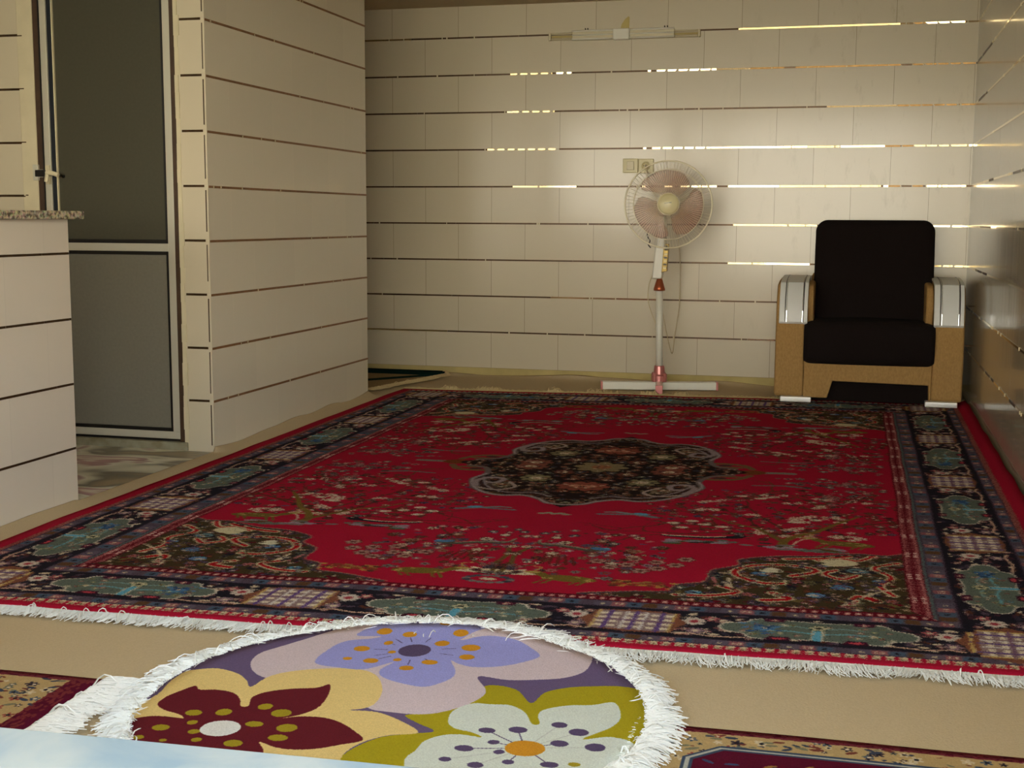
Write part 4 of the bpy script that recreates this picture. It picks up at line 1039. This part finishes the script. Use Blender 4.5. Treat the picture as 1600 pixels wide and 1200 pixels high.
# ------------------------------------------------------------------ armchair
velvet = mat('black brown velour', (26, 19, 18), 0.95, 0, 0.15); noisy(velvet, 220, 0.3, 0.4)
tan = mat('tan chenille', (172, 136, 84), 0.9, 0, 0.15); noisy(tan, 150, 0.22, 0.6, stretch=(1, 1, 0.5))
lacq = mat('silver lacquer', (214, 216, 212), 0.42, 0.0, 0.5)
chrome = mat('chrome', (220, 220, 216), 0.12, 1.0)
darkl = mat('dark groove', (52, 46, 38), 0.3, 0.5)
ac = thing('armchair', 'tan armchair with black seat and back cushions and silver armrest caps, in the right corner', 'armchair', (0.075, 6.52, 0.012))
def arc(cx, cy, r, a0, a1, n):
    return [(cx + r * math.cos(math.radians(a0 + (a1 - a0) * k / n)), cy + r * math.sin(math.radians(a0 + (a1 - a0) * k / n))) for k in range(n + 1)]
Z0 = 0.040
# front curve shared by arm and cap: (y, z)
front = [(6.270, 0.398), (6.276, 0.45), (6.290, 0.50), (6.312, 0.545), (6.345, 0.583)]
topl = [(6.40, 0.594), (6.50, 0.602), (6.66, 0.606)]
armpoly = [(6.80, Z0), (6.285, Z0), (6.272, Z0 + 0.02), (6.268, 0.20)] + [(y + 0.006, z - 0.004) for y, z in front] + [(y, z - 0.008) for y, z in topl] + [(6.78, 0.58), (6.815, 0.52), (6.82, 0.20)]
for s_, (xo, xi) in (('l', (-0.356, -0.219)), ('r', (0.504, 0.366))):
    x0, x1 = min(xo, xi), max(xo, xi)
    MB().prism(armpoly, x0, x1, 'x').build('arm', tan, ac, bevel=0.012, seg=3)
    # rounded pad on the inner side of the arm
    sg = 1 if s_ == 'l' else -1
    pad = smooth([(6.34, 0.40), (6.318, 0.47), (6.335, 0.545), (6.39, 0.58), (6.60, 0.585), (6.78, 0.56), (6.80, 0.42), (6.78, 0.25), (6.40, 0.25), (6.345, 0.30)], True, 4)
    xa, xb = (xi - 0.002, xi + sg * 0.036)
    MB().prism(pad, min(xa, xb), max(xa, xb), 'x').build('arm_pad', tan, ac, bevel=0.012, seg=3)
    # cap following the front curve
    c0, c1 = (x0 + 0.014, x1 + 0.010) if s_ == 'l' else (x0 - 0.002, x1 - 0.006)
    cap = MB(); pr = front + topl; lo = [(y + 0.010, z - 0.010) for y, z in pr]
    poly = [(y - 0.005, z + 0.003) for y, z in pr] + lo[::-1]
    n = len(pr)
    for i in range(n - 1):
        pass
    cap.prism(poly, c0, c1, 'x')
    cp_ = cap.build('arm_cap', lacq, ac, bevel=0.003)
    for q in (0.235, 0.83):
        xc = c0 + (c1 - c0) * q
        P = [Vector((xc + (0.003 if q > 0.5 else -0.003), y - 0.0058, z + 0.0035)) for y, z in pr]
        gm = MB().tube(P, 0.0022, 6); gm.build('cap_inlay', darkl, cp_, label='dark metal inlay line')
        P = [Vector((xc + (-0.0015 if q > 0.5 else 0.0035), y - 0.0060, z + 0.0035)) for y, z in pr[:-1]]
        MB().tube(P, 0.0014, 6).build('cap_inlay', chrome, cp_, label='chrome inlay line')
# apron with its stepped opening, and the dark cloth behind
apron = [(-0.219, Z0), (-0.106, Z0), (-0.084, 0.122), (0.353, 0.116), (0.357, Z0), (0.366, Z0), (0.366, 0.26), (-0.219, 0.26)]
MB().prism(apron, 6.276, 6.33, 'y').build('front_apron', tan, ac, bevel=0.006)
MB().box(-0.21, 0.36, 6.335, 6.35, 0.022, 0.16).build('dust_cover', velvet, ac)
MB().box(-0.219, 0.366, 6.35, 6.80, 0.14, 0.26).build('seat_base', tan, ac, bevel=0.01)
MB().box(-0.21, 0.356, 6.74, 6.82, 0.10, 0.62).build('back_frame', tan, ac, bevel=0.02)
MB().box(-0.354, -0.225, 6.269, 6.273, 0.028, 0.032).build('seam', darkl, ac) if False else None
def pillow(name, P, nu, nv, material, parent):
    """closed quad surface P(u, v) with both poles collapsed"""
    bm = bmesh.new(); g = [[bm.verts.new(P(i / nu, j / nv)) for i in range(nu)] for j in range(nv + 1)]
    for j in range(nv):
        for i in range(nu): bm.faces.new((g[j][i], g[j][(i + 1) % nu], g[j + 1][(i + 1) % nu], g[j + 1][i]))
    bm.faces.new(g[0][::-1]); bm.faces.new(g[-1])
    bmesh.ops.recalc_face_normals(bm, faces=bm.faces)
    for f in bm.faces: f.smooth = True
    me = bpy.data.meshes.new(name); bm.to_mesh(me); bm.free(); me.materials.append(material)
    o = bpy.data.objects.new(name, me); C.objects.link(o); o.parent = parent; o.matrix_parent_inverse = Matrix.Translation(-parent.location)
    return o
def rrect(w_, h_, r, t):                                # point on a rounded rectangle, t in 0..1
    seg = [(w_ / 2 - r, -h_ / 2 + r, -90), (w_ / 2 - r, h_ / 2 - r, 0), (-w_ / 2 + r, h_ / 2 - r, 90), (-w_ / 2 + r, -h_ / 2 + r, 180)]
    k = int(t * 4) % 4; f = t * 4 - int(t * 4)
    if f < 0.7:
        cx, cy, a = seg[k]; an = math.radians(a + 90 * f / 0.7); return (cx + r * math.cos(an), cy + r * math.sin(an))
    f = (f - 0.7) / 0.3; cx, cy, a = seg[k]; c2, d2, a2 = seg[(k + 1) % 4]
    e0 = (cx + r * math.cos(math.radians(a + 90)), cy + r * math.sin(math.radians(a + 90))); e1 = (c2 + r * math.cos(math.radians(a2)), d2 + r * math.sin(math.radians(a2)))
    return (e0[0] + (e1[0] - e0[0]) * f, e0[1] + (e1[1] - e0[1]) * f)
# seat cushion: profile in (y, z), inset at both ends in x
def seatP(u, v):
    x = -0.222 + (0.374 + 0.222) * v; e_ = min(v, 1 - v) * 0.596
    ins = 0.028 * (1 - min(1, e_ / 0.035)) ** 2
    y, z = rrect(0.44, 0.200, 0.055, u)
    y2 = 6.455 + y * (1 - ins * 2.4); z2 = 0.303 + z * (1 - ins * 3.2)
    if z > 0.02 and y < 0.1: z2 += 0.010 * math.sin(PI * v)
    if e_ > 0.13 or True:
        if y2 > 6.30: x = 0.076 + (x - 0.076) * 0.965
    y2 -= 0.012 * math.sin(PI * v) if y < -0.1 else 0
    return Vector((x, y2, z2))
pillow('seat_cushion', seatP, 56, 44, velvet, ac)
# back cushion: outline in (x, along the lean), thickness bulging
def backP(u, v):
    a, b = 0, 0
    top = 0.885; bot = 0.36
    x, h = rrect(0.568, top - bot, 0.058, u)
    dz = (top - bot) / 2 + h
    k = 1 - abs(2 * v - 1); sc_ = 1 - 0.13 * (1 - min(1, k / 0.45)) ** 2.2
    x *= sc_; h *= 1 - (1 - sc_) * 0.9
    z = (top + bot) / 2 + h; lean = 0.24
    y = 6.575 + (z - bot) * lean + (v - 0.5) * 0.15
    if z < 0.56: x *= 1 + 0.006
    return Vector((0.090 + x + (z - 0.6) * 0.0, min(y, 6.835), z))
pillow('back_cushion', backP, 72, 22, velvet, ac)
for x0, x1, y0, z0 in ((-0.324, -0.180, 6.262, 0.010), (0.340, 0.484, 6.262, 0.010), (-0.324, -0.20, 6.74, 0.006), (0.36, 0.484, 6.74, 0.006)):
    z0 = 0.0205 if y0 < 6.5 else 0.009
    y0 -= 0.022 if y0 < 6.5 else 0
    MB().box(x0, x1, y0, y0 + 0.06, z0, 0.045).box(x0 + 0.002, x1 - 0.03, y0 - 0.004, y0 + 0.01, z0, z0 + 0.006).build('foot', mat('pale reflection foot', (232, 232, 228), 0.3, 0.3), ac, bevel=0.003)  # light caught by the chrome feet is put into this pale colour

# ------------------------------------------------------------------ pedestal fan
white = mat('white enamel', (222, 220, 206), 0.3); cream2 = mat('fan cream', (216, 206, 160), 0.35)
pinkm = mat('pink metallic plastic', (200, 128, 122), 0.3, 0.35); copper = mat('copper cone', (176, 96, 62), 0.28, 0.7)
wire = mat('cream wire', (232, 224, 194), 0.35, 0.1)
gold = mat('gold panel', (150, 126, 66), 0.35, 0.6)
bl_m = mat('smoky pink blade', (200, 152, 130), 0.25, 0, 0.5, Alpha=0.36)
FX, FY = -0.955, 6.567
fan = thing('pedestal_fan', 'cream pedestal fan with smoky pink blades and copper collar, standing by the back wall', 'fan', (FX, FY, 0.008))
ang = math.radians(13)
def rotz(x, y, a=ang): return (FX + x * math.cos(a) - y * math.sin(a), FY + x * math.sin(a) + y * math.cos(a))
RM = Matrix.Translation((FX, FY, 0)) @ Matrix.Rotation(ang, 4, 'Z')
MB().box(-0.292, 0.292, -0.026, 0.026, 0.012, 0.052, RM).build('base_bar', white, fan, bevel=0.004)
MB().box(-0.302, -0.291, -0.027, 0.027, 0.011, 0.054, RM).build('end_cap', pinkm, fan, bevel=0.002, label='pink end cap')
MB().box(0.291, 0.302, -0.027, 0.027, 0.011, 0.054, RM).build('end_cap', pinkm, fan, bevel=0.002, label='pink end cap')
RM2 = Matrix.Translation((FX, FY, 0)) @ Matrix.Rotation(ang + PI / 2 - 0.08, 4, 'Z')
MB().box(-0.215, 0.215, -0.017, 0.017, 0.018, 0.058, RM2).build('base_bar', white, fan, bevel=0.004)
MB().box(-0.226, -0.214, -0.018, 0.018, 0.017, 0.060, RM2).build('end_cap', pinkm, fan, bevel=0.002, label='pink end cap')
T0 = Matrix.Translation((FX, FY, 0))
MB().lathe([(0.034, 0.052), (0.040, 0.056), (0.040, 0.085), (0.030, 0.092), (0.026, 0.128), (0.0245, 0.136), (0.0, 0.136)], T0, 32).build('base_hub', pinkm, fan, smooth=True, bevel=0.002)
for k in range(4):
    hb = MB(); a = ang + PI / 4 + k * PI / 2; Mx = T0 @ Matrix.Rotation(a, 4, 'Z'); hb.box(0.028, 0.046, -0.007, 0.007, 0.054, 0.098, Mx)
    hb.build('hub_rib', pinkm, fan, bevel=0.003)
lean = -0.012
MB().tube([(FX, FY, 0.13), (FX - 0.004, FY, 0.30), (FX - 0.007, FY, 0.53)], 0.0178, 24).build('pole', white, fan, smooth=True)
T1 = Matrix.Translation((FX - 0.008, FY, 0))
MB().lathe([(0.0, 0.522), (0.029, 0.522), (0.0295, 0.532), (0.025, 0.545), (0.016, 0.576), (0.012, 0.582), (0.0, 0.582)], T1, 32).build('height_collar', copper, fan, smooth=True)
nk = MB(); 
nkp = [(-0.999, 0.583), (-0.950, 0.583), (-0.942, 0.655), (-0.938, 0.74), (-0.985, 0.745), (-0.990, 0.68)]
nk.prism(nkp, FY - 0.028, FY + 0.030, 'y'); nk.build('neck', white, fan, bevel=0.006)
cpn = MB().prism([(-0.950, 0.615), (-0.922, 0.622), (-0.914, 0.76), (-0.940, 0.762)], FY - 0.034, FY - 0.004, 'y').build('control_panel', gold, fan, bevel=0.003)
for k in range(5):
    z = 0.635 + 0.017 * k; MB().box(-0.941 + 0.001 * k, -0.925 + 0.0012 * k, FY - 0.038, FY - 0.033, z, z + 0.010).build('button', cream2 if k % 2 == 0 else darkl, cpn, bevel=0.001)
for k in range(2):
    z = 0.727 + 0.016 * k; MB().box(-0.935, -0.919, FY - 0.038, FY - 0.033, z, z + 0.010).build('button', darkl, cpn, bevel=0.001)
HC = Vector((-0.912, 6.47, 0.957)); ax = (EYE - HC); ax.z = 0.25; ax.normalize()
q1 = Vector((0, 0, 1)).cross(ax).normalized(); q2 = ax.cross(q1)
HM = Matrix(((q1.x, q2.x, ax.x, HC.x), (q1.y, q2.y, ax.y, HC.y), (q1.z, q2.z, ax.z, HC.z), (0, 0, 0, 1)))
def hp(r, a, d): return HM @ Vector((r * math.cos(a), r * math.sin(a), d))
RG = 0.2165
# motor housing and its tilting bracket
MB().lathe([(0.0, -0.20), (0.035, -0.198), (0.055, -0.18), (0.064, -0.13), (0.064, -0.085), (0.05, -0.07), (0.0, -0.07)], HM, 36).build('motor_housing', white, fan, smooth=True)
MB().box(-0.972, -0.932, 6.50, 6.60, 0.74, 0.90).build('tilt_bracket', white, fan, bevel=0.008)
# rear and front guards: radial wires and rings
def guard_mesh(front):
    m = MB(); s_ = 1 if front else -1
    prof = [(0.052, 0.052), (0.10, 0.052), (0.15, 0.046), (0.19, 0.030), (0.2145, 0.002)] if front else [(0.060, -0.062), (0.10, -0.062), (0.15, -0.056), (0.19, -0.038), (0.2145, -0.004)]
    nW = 90 if front else 72
    for k in range(nW):
        a = 2 * PI * (k + (0 if front else 0.5)) / nW
        tw = 0.10 if front else 0
        m.tube([hp(r, a + tw * (r / 0.2), d) for r, d in prof], 0.0008, 3, cap=False)
    for r, d, t in ((RG, 0.0 if front else -0.006, 0.0045), (0.174, 0.037 if front else -0.047, 0.0018), (0.053, 0.053 if front else -0.063, 0.002)):
        m.tube([hp(r, 2 * PI * k / 72, d) for k in range(72)], t, 6, closed=True)
    return m
guard_mesh(True).build('front_guard', wire, fan, smooth=True)
guard_mesh(False).build('rear_guard', wire, fan, smooth=True)
bd = MB().lathe([(0.0, 0.066), (0.042, 0.065), (0.050, 0.060), (0.053, 0.052), (0.050, 0.046), (0.0, 0.046)], HM, 40).build('badge', cream2, fan, smooth=True)
tx = MB(); xx = -0.020
for k, w_ in enumerate((0.002, 0.004, 0.003, 0.005, 0.004, 0.004, 0.006, 0.004)):
    z_ = 0.0005 * k; tx.box(xx, xx + w_ - 0.0008, 0.001 + z_, 0.006 + z_, 0.0655, 0.0665, HM); xx += w_ + 0.0006
tx.build('badge_mark', darkl, bd)
# three broad blades
for b_ in range(3):
    a0 = math.radians(82 + 120 * b_)
    bm_ = MB(); n = 14; rows = []
    for j in range(9):
        f = j / 8; r = 0.040 + 0.132 * f
        half = math.radians(38 + 16 * min(1, f * 1.6)) * (1 if f < 0.85 else 1 - (f - 0.85) * 1.9)
        row = []
        for i in range(n + 1):
            t_ = i / n; a = a0 - half + 2 * half * t_ + 0.35 * f
            row.append(hp(r, a, -0.018 + 0.036 * (t_ - 0.5) * (0.6 + 0.6 * f) + 0.006 * math.sin(PI * t_)))
        rows.append(row)
    for th in (0.0,):
        vs = [[bm_.b.verts.new(p) for p in row] for row in rows]
        vb = [[bm_.b.verts.new(p - ax * 0.002) for p in row] for row in rows]
        for j in range(8):
            for i in range(n):
                bm_.face([vs[j][i], vs[j][i + 1], vs[j + 1][i + 1], vs[j + 1][i]]); bm_.face([vb[j][i], vb[j + 1][i], vb[j + 1][i + 1], vb[j][i + 1]])
        for j in range(8):
            bm_.face([vs[j][0], vs[j + 1][0], vb[j + 1][0], vb[j][0]]); bm_.face([vs[j][n], vb[j][n], vb[j + 1][n], vs[j + 1][n]])
        for i in range(n):
            bm_.face([vs[8][i], vs[8][i + 1], vb[8][i + 1], vb[8][i]]); bm_.face([vs[0][i], vb[0][i], vb[0][i + 1], vs[0][i + 1]])
    bm_.build('blade', bl_m, fan, smooth=True)
MB().lathe([(0.0, 0.014), (0.036, 0.010), (0.044, -0.03), (0.0, -0.05)], HM, 32).build('blade_hub', bl_m, fan, smooth=True)
cord = mat('pale cord', (196, 180, 140), 0.5)
m = MB()
m.tube(smooth([(-0.995, 6.60, 0.70), (-1.00, 6.62, 0.62), (-1.022, 6.60, 0.55), (-1.024, 6.60, 0.46), (-0.992, 6.60, 0.37), (-0.978, 6.595, 0.34)], False, 6), 0.0022, 6)
m.build('cord', cord, fan, smooth=True)
m = MB()
m.tube(smooth([(-1.085, YB - 0.022, 1.17), (-1.06, YB - 0.03, 1.05), (-0.93, YB - 0.06, 0.86), (-0.895, YB - 0.05, 0.70), (-0.892, YB - 0.04, 0.45), (-0.912, YB - 0.05, 0.27), (-0.918, YB - 0.10, 0.18), (-0.935, 6.66, 0.30), (-0.945, 6.60, 0.40)], False, 6), 0.0020, 6)
m.build('cord', cord, fan, smooth=True)
m = MB().tube(smooth([(-1.018, 6.53, 0.84), (-1.024, 6.53, 0.80), (-1.010, 6.53, 0.775), (-1.018, 6.53, 0.755), (-1.006, 6.53, 0.74)], False, 4), 0.003, 6).build('pull_chain', darkl, fan, smooth=True)

# ------------------------------------------------------------------ wall socket pair
sk = thing('wall_socket', 'cream double switch and socket plate on the back wall behind the fan', 'socket', (-1.13, YB, 1.164))
MB().box(-1.213, -1.131, YB - 0.012, YB, 1.128, 1.203).build('plate', cream2, sk, bevel=0.004)
MB().box(-1.129, -1.048, YB - 0.012, YB, 1.126, 1.201).build('plate', cream2, sk, bevel=0.004)
MB().box(-1.192, -1.152, YB - 0.017, YB - 0.011, 1.143, 1.188).build('rocker', M['cream'], sk, bevel=0.003)
MB().lathe([(0.0, 0.0), (0.024, 0.0), (0.024, 0.006), (0.020, 0.006), (0.019, 0.002), (0.0, 0.002)], Matrix.Translation((-1.089, YB - 0.012, 1.164)) @ Matrix.Rotation(math.radians(90), 4, 'X'), 28).build('socket_ring', cream2, sk, smooth=True)
m = MB()
for dx in (-0.010, 0.010): m.tube([(-1.089 + dx, YB - 0.0155, 1.164), (-1.089 + dx, YB - 0.012, 1.164)], 0.0032, 8)
m.box(-1.0915, -1.0865, YB - 0.0165, YB - 0.013, 1.157, 1.171)
m.build('pin_hole', darkl, sk)

# ------------------------------------------------------------------ fluorescent holder, its tube missing
pl = mat('aged white plastic', (206, 196, 164), 0.45)
lf = thing('light_fixture', 'long slim pale tube light holder on the back wall near the ceiling', 'light fixture', (-1.22, YB, 1.846))
def LB(x0, x1, z0, z1, d0, d1): return MB().box(x0, x1, YB - d1, YB - d0, z0, z1)
MB().box(-1.494, -1.270, YB - 0.020, YB, 1.823, 1.873).build('body', pl, lf, bevel=0.004)
MB().box(-1.188, -0.952, YB - 0.020, YB, 1.822, 1.871).build('body', pl, lf, bevel=0.004)
m = MB()
for x0, x1 in ((-1.494, -1.270), (-1.188, -0.952)):
    m.tube([(x0, YB - 0.022, 1.869), (x1, YB - 0.022, 1.869)], 0.005, 8); m.tube([(x0, YB - 0.022, 1.827), (x1, YB - 0.022, 1.827)], 0.005, 8); m.tube([(x0, YB - 0.021, 1.848), (x1, YB - 0.021, 1.848)], 0.0035, 8)
m.build('rail', white, lf, smooth=True)
MB().box(-1.274, -1.186, YB - 0.034, YB, 1.818, 1.876).build('centre_block', white, lf, bevel=0.006)
for x0, x1, sg in ((-1.616, -1.490, -1), (-0.956, -0.823, 1)):
    zc = 1.845 if sg < 0 else 1.841
    MB().tube([(x0 + 0.004, YB - 0.012, zc + 0.014), (x1, YB - 0.012, zc + 0.014)], 0.0052, 8).tube([(x0 + 0.004, YB - 0.012, zc - 0.014), (x1, YB - 0.012, zc - 0.014)], 0.0052, 8).build('end_arm', pl, lf, smooth=True)
    xe = x0 if sg < 0 else x1
    MB().box(xe - 0.006, xe + 0.006, YB - 0.022, YB, zc - 0.020, zc + 0.020).build('end_cap', pl, lf, bevel=0.003)
    MB().box(x0, x1, YB - 0.006, YB - 0.001, zc - 0.005, zc + 0.005).build('slot', M['cement'], lf)
for x in (-1.425, -1.412, -1.004, -0.990): MB().tube([(x, YB - 0.002, 1.874), (x, YB - 0.010, 1.884)], 0.003, 6).build('wire_clip', darkl, lf)
o = MB().prism([(-1.192, 1.876), (-1.190, 1.935), (-1.196, 1.940), (-1.215, 1.925), (-1.232, 1.90), (-1.238, 1.876)], YB - 0.0015, YB, 'y').build('trim_10', mat('old glue patch', (190, 172, 110), 0.8))
struct(o)
# strands of the scene ends here
